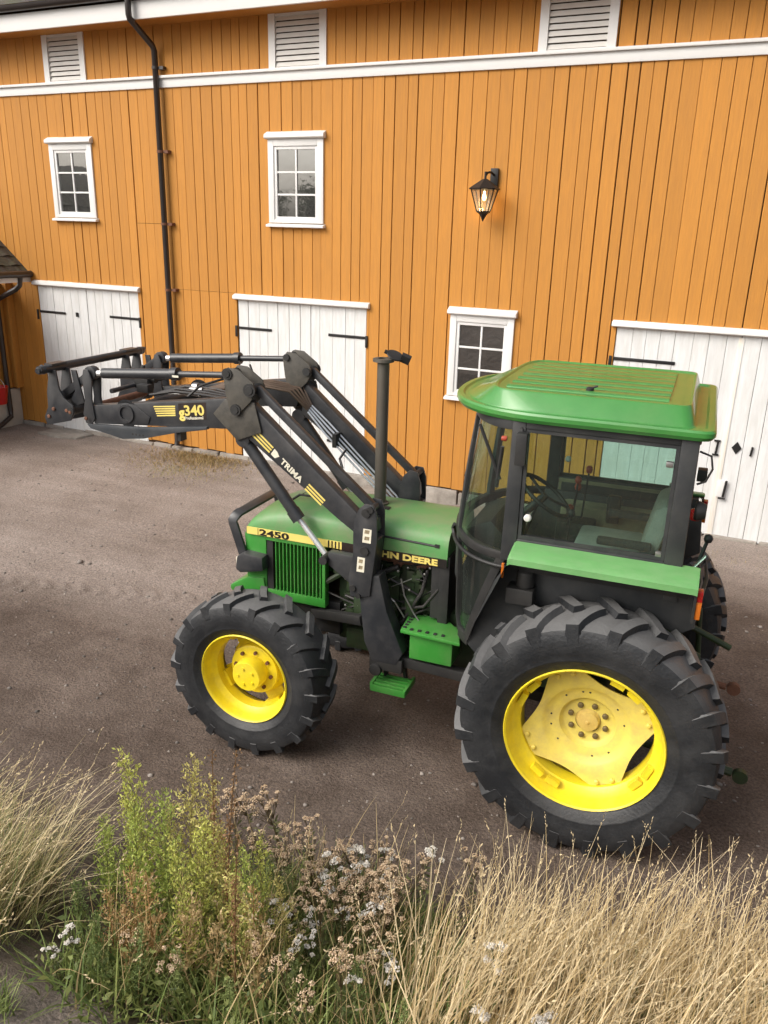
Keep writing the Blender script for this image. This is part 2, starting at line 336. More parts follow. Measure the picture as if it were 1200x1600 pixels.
# loose stones lying on the yard
n = 4200; px = rng.uniform(-11, 2, n); py = rng.uniform(-7.0, -.2, n); sz = rng.lognormal(-5.15, .5, n)*1.0
pz = H(px, py)
ico = np.array([(0,0,1),(.89,0,.45),(.28,.85,.45),(-.72,.53,.45),(-.72,-.53,.45),(.28,-.85,.45),(.72,.53,-.45),(-.28,.85,-.45),(-.89,0,-.45),(-.28,-.85,-.45),(.72,-.53,-.45),(0,0,-1)])
icf = np.array([(0,1,2),(0,2,3),(0,3,4),(0,4,5),(0,5,1),(1,6,2),(2,7,3),(3,8,4),(4,9,5),(5,10,1),(6,7,2),(7,8,3),(8,9,4),(9,10,5),(10,6,1),(6,11,7),(7,11,8),(8,11,9),(9,11,10),(10,11,6)])
jit = 1+rng.uniform(-.3, .3, (n, 12, 1)); V = ico[None]*jit*sz[:, None, None]*np.array([1.2, 1, .6]) + np.stack([px, py, pz+sz*.25], -1)[:, None]
tint = np.repeat((rng.uniform(.09, .34, n)[:, None]*np.array([1, .88, .78])), 12, 0)
PEB = mat('pebble stone', (1, 1, 1), .85, var=.2, scale=40, attr='tint')
link('pebbles', np_mesh('pebbles', V.reshape(-1, 3), (icf[None]+np.arange(n)[:, None, None]*12).reshape(-1, 3), PEB, col=tint), kind='stuff')

# ---------------------------------------------------------------- barn
barn = empty('barn', (0, 0, 0), label='long ochre timber barn with white doors and windows behind the tractor', cat='barn')
MB().box((-12.6, .004, -.4), (6, .2, 6.4)).box((-12.6, .2, -.4), (-12.4, 9, 6.4)).box((5.8, .2, -.4), (6, 9, 6.4)).box((-12.4, 8.8, -.4), (5.8, 9, 6.4)).build('wall', GAP, barn)
# openings: x0, x1, z0, z1 (inside the casings)
WINS = [(-10.62, -9.76, 3.48, 4.58), (-6.61, -5.75, 3.48, 4.58), (-3.85, -2.99, 1.36, 2.46)]
DOORS = [(-11.22, -9.07, -10.15, 0.015), (-7.20, -5.08, -6.14, 0.0), (-1.73, 1.07, -.33, 0.0)]
VENTS = [(-10.55, -9.74), (-6.57, -5.71), (-2.96, -2.09)]
holes = [(a+.07, b-.07, c+.07, d-.07) for a, b, c, d in WINS] + [(a, b, -1, 2.42) for a, b, _, _ in DOORS]
vholes = [(a+.05, b-.05, 5.0, 7) for a, b in VENTS]
unit_cache = {}
def board_obj(name, x0, x1, z0, z1, y0, y1, m, parent):
    key = (round(x1-x0, 3), round(z1-z0, 3), m.name)
    if key not in unit_cache:
        w, h = (x1-x0)/2, (z1-z0)/2; t = (y1-y0); b = .004
        mb = MB(); V = [(-w, 0, -h), (w, 0, -h), (w, 0, h), (-w, 0, h), (-w, -t+b, -h), (w, -t+b, -h), (w, -t+b, h), (-w, -t+b, h),
                        (-w+b, -t, -h), (w-b, -t, -h), (w-b, -t, h), (-w+b, -t, h)]
        F = [(0,4,7,3),(1,2,6,5),(0,1,5,4),(3,7,6,2),(4,8,11,7),(5,6,10,9),(8,9,10,11),(4,5,9,8),(7,11,10,6)]
        mb.add(V, F); unit_cache[key] = mb.mesh(name, m)
    return link(name, unit_cache[key], parent, loc=((x0+x1)/2, y1, (z0+z1)/2))
def split(x0, x1, z0, z1, hl):
    zs = sorted({z0, z1, *[z for h in hl for z in h[2:] if z0 < z < z1 and h[0] < x1 and h[1] > x0]})
    out = []
    for a, b in zip(zs, zs[1:]):
        segs = [(x0, x1)]
        for h in hl:
            if h[2] < b-1e-4 and h[3] > a+1e-4:
                ns = []
                for s0, s1 in segs:
                    if h[0] >= s1 or h[1] <= s0: ns.append((s0, s1)); continue
                    if h[0]-s0 > .012: ns.append((s0, h[0]))
                    if s1-h[1] > .012: ns.append((h[1], s1))
                segs = ns
        for sg in segs:
            if out and out[-1][:2] == sg and abs(out[-1][3]-a) < 1e-6: out[-1] = (*sg, out[-1][2], b)
            else: out.append((*sg, a, b))
    return out
x = -12.4
WIDTHS = [.135, .15, .155, .165, .175, .18, .19]
while x < 5.9:
    w = random.choice(WIDTHS); gap = random.choice([.003, .005, .006, .007, .012]); dy = random.choice([0, .002, .004, .006])
    if -2.35 < x < -1.9: gap = .014
    zsp = []
    hl = list(holes)
    if -9.14 < x < -8.62: zsp = [(3.44, 3.446)]
    elif -8.62 < x < -7.3: zsp = [(2.51, 2.515)]
    hl += [(-20, 20, a, b) for a, b in zsp]
    for a, b, c, d in split(x, x+w-gap, .07+random.uniform(-.015, .01), 5.26, hl): board_obj('wall_board', a, b, c, d, -.022-dy, 0, OCHRE, barn)
    for a, b, c, d in split(x+.04, x+.04+w-gap, 5.385, 6.3, vholes): board_obj('wall_board', a, b, c, d, -.022-dy, 0, OCHRE, barn)
    x += w
# horizontal trim, eave, roof
MB().box((-12.6, -.05, 5.25), (6, -.0, 5.365)).box((-12.6, -.085, 5.365), (6, 0, 5.40)).build('cornice', WHITE2, barn, bevel=.005)
MB().box((-12.9, -.505, 6.00), (6.3, -.465, 6.215)).build('fascia', WHITE2, barn, bevel=.004)
MB().box((-12.9, -.463, 6.03), (6.3, .004, 6.055)).build('soffit', OCHRE, barn)
MB().prism([(-.62, 6.31), (-.60, 6.36), (4.4, 9.6), (9.4, 6.36), (9.42, 6.31), (4.4, 9.5)], -12.95, 6.35, 'x').build('roof', TILE, barn)
MB().prism([(.1, 6.4), (4.4, 9.2), (8.9, 6.4)], -12.5, -12.42, 'x').prism([(.1, 6.4), (4.4, 9.2), (8.9, 6.4)], 5.85, 5.93, 'x').build('gable', OCHRE, barn)
g = MB(); g.prism([(-.57+.065*math.cos(a), 6.30+.075*math.sin(a)) for a in np.linspace(PI, 2*PI, 9)] + [(-.515, 6.30), (-.525, 6.29)] + [(-.57+.05*math.cos(a), 6.29+.058*math.sin(a)) for a in np.linspace(2*PI, PI, 9)], -12.95, 6.35, 'x')
g.build('gutter', PIPE, barn, smooth=40)
# louvred vents
for a, b in VENTS:
    v = MB().box((a, -.05, 5.40), (a+.10, .0, 6.03)).box((b-.10, -.05, 5.40), (b, .0, 6.03)).box((a+.08, -.04, 6.0), (b-.08, 0, 6.028)).box((a+.08, -.045, 5.3995), (b-.08, 0, 5.415)).build('louvre_vent', WHITE2, barn)
    for k in range(9):
        z = 5.435+k*.066; s_ = MB(); s_.obox(((a+b)/2, -.022, z+.012), ((b-a)/2-.101, .004, .029), Matrix.Rotation(math.radians(-24), 3, 'X'))
        s_.build('slat', LOUV, v)
# windows
def window(x0, x1, z0, z1, label):
    c = .088
    w = MB()
    w.box((x0, -.052, z0+.02), (x0+c, -.0, z1-.02)).box((x1-c, -.052, z0+.02), (x1, -.0, z1-.02))
    w.box((x0+c, -.052, z1-c-.02), (x1-c, 0, z1-.02)).box((x0+c, -.052, z0+.02), (x1-c, 0, z0+.06))
    w = w.build('window', WHITE2, barn, bevel=.004, label=label)
    MB().prism([(-.10, z1+.035), (-.105, z1-.005), (-.085, z1-.02), (0, z1-.02), (0, z1+.085)], x0-.03, x1+.03, 'x').build('head_board', WHITE2, w, bevel=.004)
    MB().prism([(-.10, z0-.035), (-.10, z0-.005), (0, z0+.018), (0, z0-.035)], x0-.025, x1+.025, 'x').build('sill', WHITE2, w, bevel=.004)
    a0, a1, b0, b1 = x0+c, x1-c, z0+.06, z1-c-.02
    s_ = MB(); q = .042
    s_.box((a0, -.036, b0), (a0+q, -.002, b1)).box((a1-q, -.036, b0), (a1, -.002, b1)).box((a0+q, -.036, b0), (a1-q, -.002, b0+q)).box((a0+q, -.036, b1-q), (a1-q, -.002, b1))
    s_.build('sash', WHITE2, w, bevel=.003)
    i0, i1, j0, j1 = a0+q, a1-q, b0+q, b1-q; xm = (i0+i1)/2; h3 = (j1-j0)/3; t = .012
    MB().box((xm-t, -.030, j0), (xm+t, -.004, j1)).build('muntin', WHITE2, w, bevel=.003)
    for k in (1, 2):
        for e0, e1 in ((i0, xm-t), (xm+t, i1)): MB().box((e0, -.029, j0+k*h3-t), (e1, -.005, j0+k*h3+t)).build('muntin', WHITE2, w, bevel=.003)
    for k in range(3):
        for e0, e1 in ((i0, xm-t), (xm+t, i1)):
            z_0 = j0+k*h3+(t if k else 0); z_1 = j0+(k+1)*h3-(t if k < 2 else 0); e = random.uniform(-.0015, .0015); e2 = random.uniform(-.0012, .0012)
            MB().add([(e0, -.012+e, z_0), (e1, -.012-e, z_0), (e1, -.012-e+e2, z_1), (e0, -.012+e+e2, z_1)], [(0, 1, 2, 3)]).build('pane', PANE, w, fix=False)
for wv, lb in zip(WINS, ('upper window left of the downpipe', 'upper window between the downpipe and the lantern', 'lower window beside the cab roof')): window(*wv, lb)
# plank doors
def door(x0, x1, xm, zb, label, hinges):
    d = MB().prism([(-.085, 2.485), (-.09, 2.44), (-.06, 2.425), (0, 2.425), (0, 2.515)], x0-.05, x1+.05, 'x').build('barn_door', WHITE2, barn, bevel=.004, label=label)
    for a, b in ((x0+.006, xm-.003), (xm+.003, x1-.006)):
        x = a
        n_ = max(1, round((b-a)/.165)); ws = [random.uniform(.8, 1.2) for _ in range(n_)]; t_ = sum(ws)
        for q in ws:
            w_ = q/t_*(b-a); dy = random.choice([0, .002, .004]); gp = random.choice([.002, .003, .005])
            board_obj('plank', x, x+w_-gp, zb+random.uniform(0, .02), 2.42, -.012-dy, 0, WHITE, d); x += w_
    for hx, hz, s_, ln in hinges:
        MB().box((min(hx, hx+s_*ln), -.026, hz-.019), (max(hx, hx+s_*ln), -.0165, hz+.019)).box((hx-.028-s_*.02, -.045, hz-.13), (hx+.004-s_*.02, -.024, hz+.03)).build('strap_hinge', IRON, d, bevel=.003)
    return d
d1 = door(*DOORS[0], 'white plank double door left of the downpipe', [(-11.22, 2.0, 1, .58), (-9.07, 2.01, -1, .62), (-9.07, .45, -1, .6)])
MB().box((-10.41, -.03, 1.96), (-10.36, -.017, 2.03)).build('latch', IRON, d1)
d2 = door(*DOORS[1], 'white plank double door behind the loader arms', [(-7.20, 2.02, 1, .58), (-5.08, 2.03, -1, .6), (-5.08, .50, -1, .62)])
d3 = door(*DOORS[2], 'white plank double door right of the tractor cab', [(-1.73, 2.05, 1, .72), (1.07, 2.05, -1, .72)])
MB().cyl((-.41, -.03, 1.04), (-.40, -.03, 1.18), .012, 8).box((-.445, -.034, 1.185), (-.375, -.017, 1.205)).box((-.445, -.034, 1.015), (-.375, -.017, 1.035)).build('pull_handle', IRON, d3)
MB().prism([(-.19, 1.06), (-.135, 1.135), (-.19, 1.21), (-.245, 1.135)], -.026, -.0165).build('escutcheon', IRON, d3)
MB().cyl((-.03, -.03, 1.06), (-.02, -.03, 1.17), .012, 8).build('pull_handle', IRON, d3)
MB().box((-.33, -.05, .52), (-.25, -.0165, .72)).build('latch_plate', WHITE2, d3, bevel=.005)
MB().cyl((-.25, -.055, .53), (-.235, -.055, .73), .014, 8).cyl((-.30, -.055, .51), (-.22, -.055, .51), .012, 8).build('latch', IRON, d3)
STAIN = mat('rust stained paint', (.79, .77, .73), .6, var=.06, scale=5, stretch=(8, 8, .6), dirt=(.62, .50, .34), dirt_amt=.75, dirt_scale=2.5)
MB().box((-.36, -.0245, .02), (-.30, -.017, 2.40)).build('cover_strip', STAIN, d3, bevel=.002)
# stone plinth under the boards
x = -12.3
while x < 5.8:
    w = random.uniform(.35, .85)
    if not any(a-.1 < x+w/2 < b+.1 and zb > 5 for a, b, _, zb in DOORS):
        t = random.uniform(.0, .03); MB().box((x, -.05-t, -.35), (x+w-.02, .003, .055+random.uniform(-.03, .01))).build('plinth_stone', STONE, barn, bevel=.025)
    x += w
# downpipe with its swan neck and brackets
dp = MB().tube([(-8.39, -.585, 6.26), (-8.39, -.585, 6.04), (-8.395, -.565, 6.0), (-8.40, -.14, 5.76), (-8.40, -.105, 5.70), (-8.40, -.105, .15), (-8.40, -.13, .08)], .042, 12).build('downpipe', PIPE, barn, smooth=45)
for z in (5.49, 4.42, 3.44, 2.5, 1.2):
    MB().lathe([(.047, -.018), (.05, -.018), (.05, .018), (.047, .018)], 12, 'z', (-8.40, -.105, z)).box((-8.355, -.10, z-.02), (-8.27, -.0, z+.02)).build('bracket', RUST if z < 5 else PIPE, dp)

# annex at the left with its tiled roof
annex = empty('annex', (-12, -1, 0), label='low annex with mossy tiled roof and dark gutter at the left edge', cat='outbuilding')
annex.location = (0, 0, 0)
MB().box((-16, -3.2, .65), (-11.95, -.03, 2.45)).build('wall', GAP, annex)
y = -3.2
while y < -.06:
    w = min(random.choice(WIDTHS), -.04-y)
    if w > .05: MB().box((-11.948, y, .66), (-11.925, y+w-.006, 2.44)).build('wall_board', OCHRE, annex)
    y += w
MB().box((-16, -3.24, -.1), (-11.90, -.031, .64)).build('plinth', mat('beige render', (.50, .45, .38), .85, var=.12, scale=5, bump=.3), annex, bevel=.01)
MB().box((-11.93, -.16, .66), (-11.80, -.026, 2.44)).build('corner_board', OCHRE, annex, bevel=.004)
rf = MB().prism([(-11.36, 2.56), (-11.36, 2.62), (-13.4, 4.32), (-13.44, 4.27)], -3.4, -.026, 'y').build('roof', TILE, annex)
sl = math.atan2(4.32-2.62, 2.04); Rr = Matrix.Rotation(sl, 3, 'Y')
tile_me = None
for i in range(9):
    for j in range(11):
        cx = -11.42-i*.22*math.cos(sl)*1.0; cz = 2.665+i*.22*math.sin(sl)
        if tile_me is None:
            t_ = MB(); rows = []
            for a in np.linspace(-.13, .13, 3): rows.append([(a, b, .012*math.cos(b/.12*PI)+.02*(a > 0)) for b in np.linspace(-.15, .15, 7)])
            t_.grid(rows); tile_me = t_.mesh('roof_tile', TILE, smooth=50)
        o = link('roof_tile', tile_me, annex, loc=(cx, -.18-j*.295, cz)); o.rotation_euler = (0, sl, 0)
MB().box((-11.375, -3.4, 2.47), (-11.345, -.03, 2.56)).build('fascia', WHITE2, annex, bevel=.003)
MB().tube([(-11.30, -3.4, 2.60), (-11.30, -.05, 2.60)], .055, 10).build('gutter', PIPE, annex, smooth=45)
MB().tube([(-11.33, -.25, 2.56), (-11.36, -.25, 2.42), (-11.42, -.28, 2.36), (-11.82, -.32, 2.18), (-11.86, -.32, 2.10), (-11.86, -.32, .30), (-11.84, -.34, .18), (-11.70, -.75, .08)], .042, 12).build('downpipe', PIPE, annex, smooth=45)
bk = empty('bucket', (-11.72, -.62, .62), label='red bucket hung beside the annex downpipe at the left edge', cat='bucket')
MB().lathe([(.10, -.15), (.105, -.14), (.15, .13), (.158, .14), (.15, .15), (.14, .14), (.10, -.12), (.001, -.12)], 20, 'z').build('body', mat('red plastic', (.45, .015, .012), .3, coat=.3), bk, smooth=40)
MB().tube([(.15*math.cos(a), 0, .13+.16*math.sin(a)) for a in np.linspace(0, PI, 10)], .005, 6).build('handle', STEEL, bk)
# hook that carries it
MB().tube([(-11.92, -.62, .93), (-11.72, -.62, .93), (-11.70, -.62, .905)], .008, 6).build('hook', IRON, annex)
# threshold stones
for i, (a, b, c, d, z, lb) in enumerate([(-11.1, -10.2, -.48, -.08, .035, 'flat pale stone slab before the left barn door'), (-6.0, -5.15, -.42, -.08, -.09, 'rough stone step under the middle barn door'), (-5.05, -4.55, -.5, -.09, -.05, 'squarish brown stone right of the middle barn door')]):
    o = MB().prism([(a, c), (a+(b-a)*.5, c-.05), (b-.04, c+.03), (b, d), (a+.03, d)], -.34, z, 'z').build('stone_slab', STONE, bevel=.03); tag(o, lb, 'stone slab')

# ---------------------------------------------------------------- lantern on the wall
lan = empty('wall_lantern', (-3.425, -.24, 3.735), label='black six-sided wall lantern with a lit bulb on the ochre boards', cat='lantern')
def hexr(r, z, n=6): return [(r*math.cos(2*PI*(k+.5)/n), r*math.sin(2*PI*(k+.5)/n), z) for k in range(n)]
LM = IRON
t_ = MB(); t_.grid([hexr(.185, .20), hexr(.19, .213), hexr(.06, .30), hexr(.025, .32)], True).add(hexr(.185, .20), [(0,1,2,3,4,5)]).add(hexr(.025, .32), [(0,1,2,3,4,5)])
t_.build('cap', LM, lan)
MB().cyl((0, 0, .31), (0, 0, .40), .014, 8).build('finial', LM, lan)
t_ = MB().grid([hexr(.085, -.04), hexr(.085, -.055), hexr(.05, -.075), hexr(.012, -.14), hexr(.004, -.16)], True); t_.add(hexr(.085, -.04), [(0,1,2,3,4,5)]); t_.build('base', LM, lan)
t_ = MB()
for p, q in zip(hexr(.165, .205), hexr(.082, -.045)): t_.cyl(p, q, .0075, 6)
t_.build('frame_bar', LM, lan)
t_ = MB(); t_.grid([hexr(.158, .20), hexr(.079, -.04)], True); t_.build('glass', LGLASS, lan)
MB().lathe([(.001, .03), (.018, .04), (.025, .065), (.020, .09), (.012, .11), (.012, .14)], 12, 'z', (0, 0, .045)).build('bulb', mat_emit('lit bulb', (1.0, .74, .36), 10.0), lan, smooth=60)
MB().cyl((0, 0, .185), (0, 0, .20), .02, 10).build('socket', LM, lan)
MB().box((.0, .17, .22), (.10, .212, .45)).build('back_plate', LM, lan, bevel=.01)
MB().tube([(.05, .18, .37), (.035, .10, .40), (.01, .03, .39), (0, 0, .35), (0, 0, .31)], .014, 8).build('arm', LM, lan, smooth=50)
lp = bpy.data.lights.new('lantern_light', 'POINT'); lp.energy = 2.0; lp.color = (1, .68, .3); lp.shadow_soft_size = .03
lo = bpy.data.objects.new('lantern_light', lp); COL.objects.link(lo); lo.parent = lan; lo.location = (0, 0, .02)

# ================================================================ tractor (x forward, y left, z up)
TR = empty('tractor', (-.678, -5.159, 0), label='green tractor with yellow wheels, cab and black front loader in the yard', cat='tractor')
TR.rotation_euler = (0, 0, PI+.0702)

def make_wheel(R, w, rim_r, nlug, parent_y, x, zc, rear, mirror):
    root = empty('rear_wheel' if rear else 'front_wheel', (x, parent_y*(-1 if mirror else 1), zc), TR)
    if mirror: root.scale = (1, -1, 1)
    key = 'rear' if rear else 'front'
    if key not in wheel_cache: wheel_cache[key] = wheel_meshes(R, w, rim_r, nlug, zc, rear)
    for nm, me, *at in wheel_cache[key]: link(nm, me, root, loc=at[0] if at else None)
    return root
wheel_cache = {}
def wheel_meshes(R, w, rim_r, nlug, zc, rear):
    out = []; hw = w/2; k = R/.775
    half = [(rim_r-.012, hw*.80), (rim_r+.008, hw*.86), (rim_r+.045*k, hw*.97), (rim_r+.062*k, hw*1.005), (rim_r+.066*k, hw*1.017), (rim_r+.074*k, hw*1.022), (rim_r+.080*k, hw*1.018), (rim_r+.11*k, hw*1.06), (rim_r+.17*k, hw*1.08), (R-.100*k, hw*1.05), (R-.066*k, hw*.98), (R-.048*k, hw*.80), (R-.040*k, hw*.45), (R-.037*k, 0)]
    prof = half + [(r, -t) for r, t in reversed(half[:-1])]
    t = MB(); t.lathe(prof, 96, 'y', caps=False)
    def rb(y):   # carcass radius at offset y
        a = abs(y)/hw
        return float(np.interp(a, [0, .45, .80, .98, 1.05, 1.08], [R-.037*k, R-.040*k, R-.048*k, R-.066*k, R-.100*k, R-.17*k]))
    for side in (1, -1):
        for j in range(nlug):
            th0 = 2*PI*(j+(0 if side > 0 else .5))/nlug
            rows = []
            NS = 7
            for i in range(NS):
                s_ = i/(NS-1); y = side*hw*(-.05+1.07*s_)
                sweep = (.50*s_**.8 + .06*s_)*(.30 if rear else .30)
                th = th0 + PI/2 - sweep*(1.0)
                rt = R - .026*k*s_**3; r0 = rb(y) - .008
                wt = (.024+.011*s_)*k; wb = (.036+.014*s_)*k
                # local frame: tangent along th plus lateral tilt
                def P(r, off, yo):
                    a = th + off/R; return (r*math.cos(a), y+yo, r*math.sin(a))
                sk = side*.6*(1-s_)
                rows.append([P(r0, -wb, -sk*wb), P(rt, -wt, -sk*wt), P(rt, wt, sk*wt), P(r0, wb, sk*wb)])
            # the lug runs down over the shoulder
            y = side*hw*1.075; th = th0+PI/2-.56*.30; rr = R-.140*k
            rows.append([((rr-.02)*math.cos(th-.05*k/R), y-side*.012, (rr-.02)*math.sin(th-.05*k/R)), (rr*math.cos(th-.034*k/R), y+side*.002, rr*math.sin(th-.034*k/R)),
                         (rr*math.cos(th+.034*k/R), y+side*.002, rr*math.sin(th+.034*k/R)), ((rr-.02)*math.cos(th+.05*k/R), y-side*.012, (rr-.02)*math.sin(th+.05*k/R))])
            n0 = len(t.v); t.grid(rows); m_ = len(rows)
            t.f.append((n0, n0+1, n0+2, n0+3)); t.f.append(tuple(n0+(m_-1)*4+q for q in (3, 2, 1, 0)))
    V = []
    for a, b, c in t.v:                                # flattened contact patch, sidewall bulging above it
        lim = -zc + .004
        if c < lim+.08:
            f = max(0, min(1, (lim+.08-c)/.12)); b *= 1+.05*f
        V.append((a, b, max(c, lim)))
    t.v = V
    out.append(('tyre', t.mesh('tyre', RUB, smooth=32)))
    hr = hw*.79
    if rear:
        prof = [(rim_r-.003, hr+.0), (rim_r, hr+.012), (rim_r-.006, hr+.020), (rim_r-.016, hr+.012), (rim_r-.020, hr-.012), (rim_r-.030, hr-.05), (rim_r-.035, hr-.075), (rim_r-.075, hr-.115), (rim_r-.080, -hr+.115), (rim_r-.035, -hr+.075), (rim_r-.020, -hr), (rim_r, -hr-.015), (rim_r+.004, -hr), (rim_r+.004, hr)]
        r_ = MB().lathe(prof, 72, 'y', closed=True)
        for a in (-68, -52, 22, 38, 112, 128, 202, 218):      # the ramps welded inside the rim
            c, s_ = math.cos(math.radians(a)), math.sin(math.radians(a)); rr = rim_r-.060
            r_.obox((rr*c, hr-.07, rr*s_), (.018, .018, .040), Matrix.Rotation(-math.radians(a), 3, 'Y'))
        out.append(('rim', r_.mesh('rim', YEL, smooth=40)))
        yd = .865-.84; ang = [math.radians(a) for a in (65, 154.5, 246.5, 332)]
        NA, rows = 96, []
        def rad(th):
            R0 = .385; ha = math.radians(13.5); cs = []
            for i, a in enumerate(ang): cs += [a-ha, a+ha]
            th = th % (2*PI)
            pts = sorted(((q % (2*PI)), i) for i, q in enumerate(cs))
            for a in ang:
                d = (th-a+PI) % (2*PI)-PI
                if abs(d) <= ha: return R0*math.cos(ha)/math.cos(d)
            for i in range(4):
                a0 = ang[i]+ha; a1 = ang[(i+1) % 4]-ha
                d = (th-a0) % (2*PI); W = (a1-a0) % (2*PI)
                if d <= W:
                    p0 = Vector((math.cos(a0), math.sin(a0)))*R0; p1 = Vector((math.cos(a1), math.sin(a1)))*R0
                    dirv = Vector((math.cos(th), math.sin(th))); e = p1-p0
                    tt = (p0.x*e.y-p0.y*e.x)/(dirv.x*e.y-dirv.y*e.x); u = d/W
                    return tt*(1-.085*math.sin(PI*u))
            return R0
        prof_y = [(.075, -.095), (.14, -.095), (.150, -.088), (.165, -.062), (.205, -.050), (.225, -.046), (.248, -.022), (.262, -.012)]
        th_ = [2*PI*i/NA for i in range(NA)]
        for r, yy in prof_y: rows.append([(r*math.cos(a), yd+yy, r*math.sin(a)) for a in th_])
        for f in (.5, 1.0): rows.append([((.262+(rad(a)-.262)*f)*math.cos(a), yd-.012+.012*f, (.262+(rad(a)-.262)*f)*math.sin(a)) for a in th_])
        rows.append([((rad(a)-.002)*math.cos(a), yd-.012, (rad(a)-.002)*math.sin(a)) for a in th_])
        rows.append([(.20*math.cos(a), yd-.075, .20*math.sin(a)) for a in th_])
        d = MB().grid(rows, True)
        out.append(('wheel_disc', d.mesh('wheel_disc', YELD, smooth=38)))
        bolt = MB().lathe([(.015, 0), (.015, .009), (.010, .014), (.001, .016)], 8, 'y').mesh('disc_bolt', YELD, smooth=30)
        for a in ang:
            for q in (-.13, .13): out.append(('disc_bolt', bolt, (math.cos(a+q)*.355, yd, math.sin(a+q)*.355)))
        b = MB().lathe([(.075, -.10), (.066, -.088), (.060, -.070), (.012, -.062), (.006, -.055), (.001, -.055)], 28, 'y', (0, yd, 0))
        out.append(('hub_cap', b.mesh('hub_cap', mat('dirty yellow hub', (.70, .52, .14), .6, var=.15, scale=12, dirt=(.40, .22, .06), dirt_amt=.6, dirt_scale=9), smooth=35)))
        nut = MB().lathe([(.017, -.098), (.017, -.080), (.011, -.076), (.001, -.076)], 8, 'y').mesh('lug_nut', NUT, smooth=30)
        for q in range(8):
            a = 2*PI*(q+.35)/8; out.append(('lug_nut', nut, (.107*math.cos(a), yd, .107*math.sin(a))))
        hole = MB().lathe([(.007, -.0478), (.001, -.0472)], 8, 'y').mesh('bolt_hole', BLKM)
        for a in (50, 78, 89, 139, 168, 228, 256, 318, 346, 5): out.append(('bolt_hole', hole, (math.cos(math.radians(a))*.212, yd, math.sin(math.radians(a))*.212)))
    else:
        prof = [(rim_r-.003, hr), (rim_r, hr+.012), (rim_r-.007, hr+.020), (rim_r-.016, hr+.012), (rim_r-.020, hr-.010), (rim_r-.028, hr-.045), (rim_r-.033, hr-.06), (rim_r-.060, hr-.09), (rim_r-.062, -hr+.09), (rim_r-.03, -hr+.06), (rim_r, -hr-.015), (rim_r+.004, -hr), (rim_r+.004, hr)]
        out.append(('rim', MB().lathe(prof, 60, 'y', closed=True).mesh('rim', YEL, smooth=40)))
        yd = .80-.79
        d = MB().lathe([(.105, -.01), (.165, -.01), (.178, -.016), (.182, -.03), (.178, -.07), (.21, -.10), (.21, -.115), (.10, -.115)], 40, 'y', (0, yd, 0))
        for a in (60, 150, 240, 330):
            c, s_ = math.cos(math.radians(a)), math.sin(math.radians(a))
            d.obox((.225*c, yd-.105, .225*s_), (.055, .010, .075), Matrix.Rotation(-math.radians(a), 3, 'Y'))
            d.obox((.258*c, yd-.07, .258*s_), (.012, .045, .06), Matrix.Rotation(-math.radians(a), 3, 'Y'))
        out.append(('wheel_disc', d.mesh('wheel_disc', YEL, smooth=35)))
        b = MB().lathe([(.112, -.012), (.110, .085), (.103, .098), (.001, .103)], 36, 'y', (0, yd, 0))
        for q in range(5):
            a = 2*PI*q/5; b.lathe([(.010, .10), (.010, .108), (.001, .108)], 6, 'y', (.06*math.cos(a), yd, .06*math.sin(a)))
        out.append(('hub', b.mesh('hub', YEL, smooth=35)))
        nut = MB().lathe([(.013, -.011), (.013, .008), (.001, .01)], 8, 'y').mesh('lug_nut', RUST, smooth=30)
        for q in range(8):
            a = 2*PI*(q+.2)/8; out.append(('lug_nut', nut, (.138*math.cos(a), yd, .138*math.sin(a))))
    return out
for mir in (False, True):
    make_wheel(.768, .40, .455, 20, .84, 0, .76, True, mir)
    make_wheel(.583, .325, .33, 18, .79, 2.25, .575, False, mir)

# axles, driveline, frame
MB().lathe([(.17, -.28), (.17, .28)], 20, 'y', (0, 0, .76)).lathe([(.11, -.735), (.11, .735)], 16, 'y', (0, 0, .76)).lathe([(.15, .62), (.15, .72)], 16, 'y', (0, 0, .76)).lathe([(.15, -.72), (.15, -.62)], 16, 'y', (0, 0, .76)).build('rear_axle', GREEND, TR, smooth=40)
MB().box((-.22, -.22, .52), (1.05, .22, 1.0)).box((1.05, -.17, .55), (1.2, .17, .95)).build('transmission', GREEND, TR, bevel=.03)
MB().tube([(2.25, -.62, .575), (2.25, -.2, .575), (2.25, -.12, .56), (2.25, .12, .56), (2.25, .2, .575), (2.25, .62, .575)], [.085, .085, .16, .16, .085, .085], 14).lathe([(.14, .56), (.17, .60), (.17, .70), (.12, .72)], 18, 'y', (2.25, 0, .575)).lathe([(.12, -.72), (.17, -.70), (.17, -.60), (.14, -.56)], 18, 'y', (2.25, 0, .575)).build('front_axle', BLKM, TR, smooth=40)
MB().tube([(2.02, -.58, .60), (2.02, .58, .60)], .022, 8).cyl((2.02, .1, .64), (2.02, .5, .64), .035, 10).build('tie_rod', STEEL, TR)
MB().box((1.85, -.24, .66), (2.56, .24, .92)).box((2.0, -.17, .60), (2.5, .17, .66)).build('front_frame', BLKM, TR, bevel=.015)
MB().prism([(2.40, .93), (2.70, .915), (2.70, .945), (2.56, 1.03), (2.42, 1.05)], .20, .335).prism([(2.40, .93), (2.70, .915), (2.70, .945), (2.56, 1.03), (2.42, 1.05)], -.335, -.20).box((2.55, -.33, .90), (2.70, .33, .94)).build('front_plate', GREEN, TR, bevel=.008)
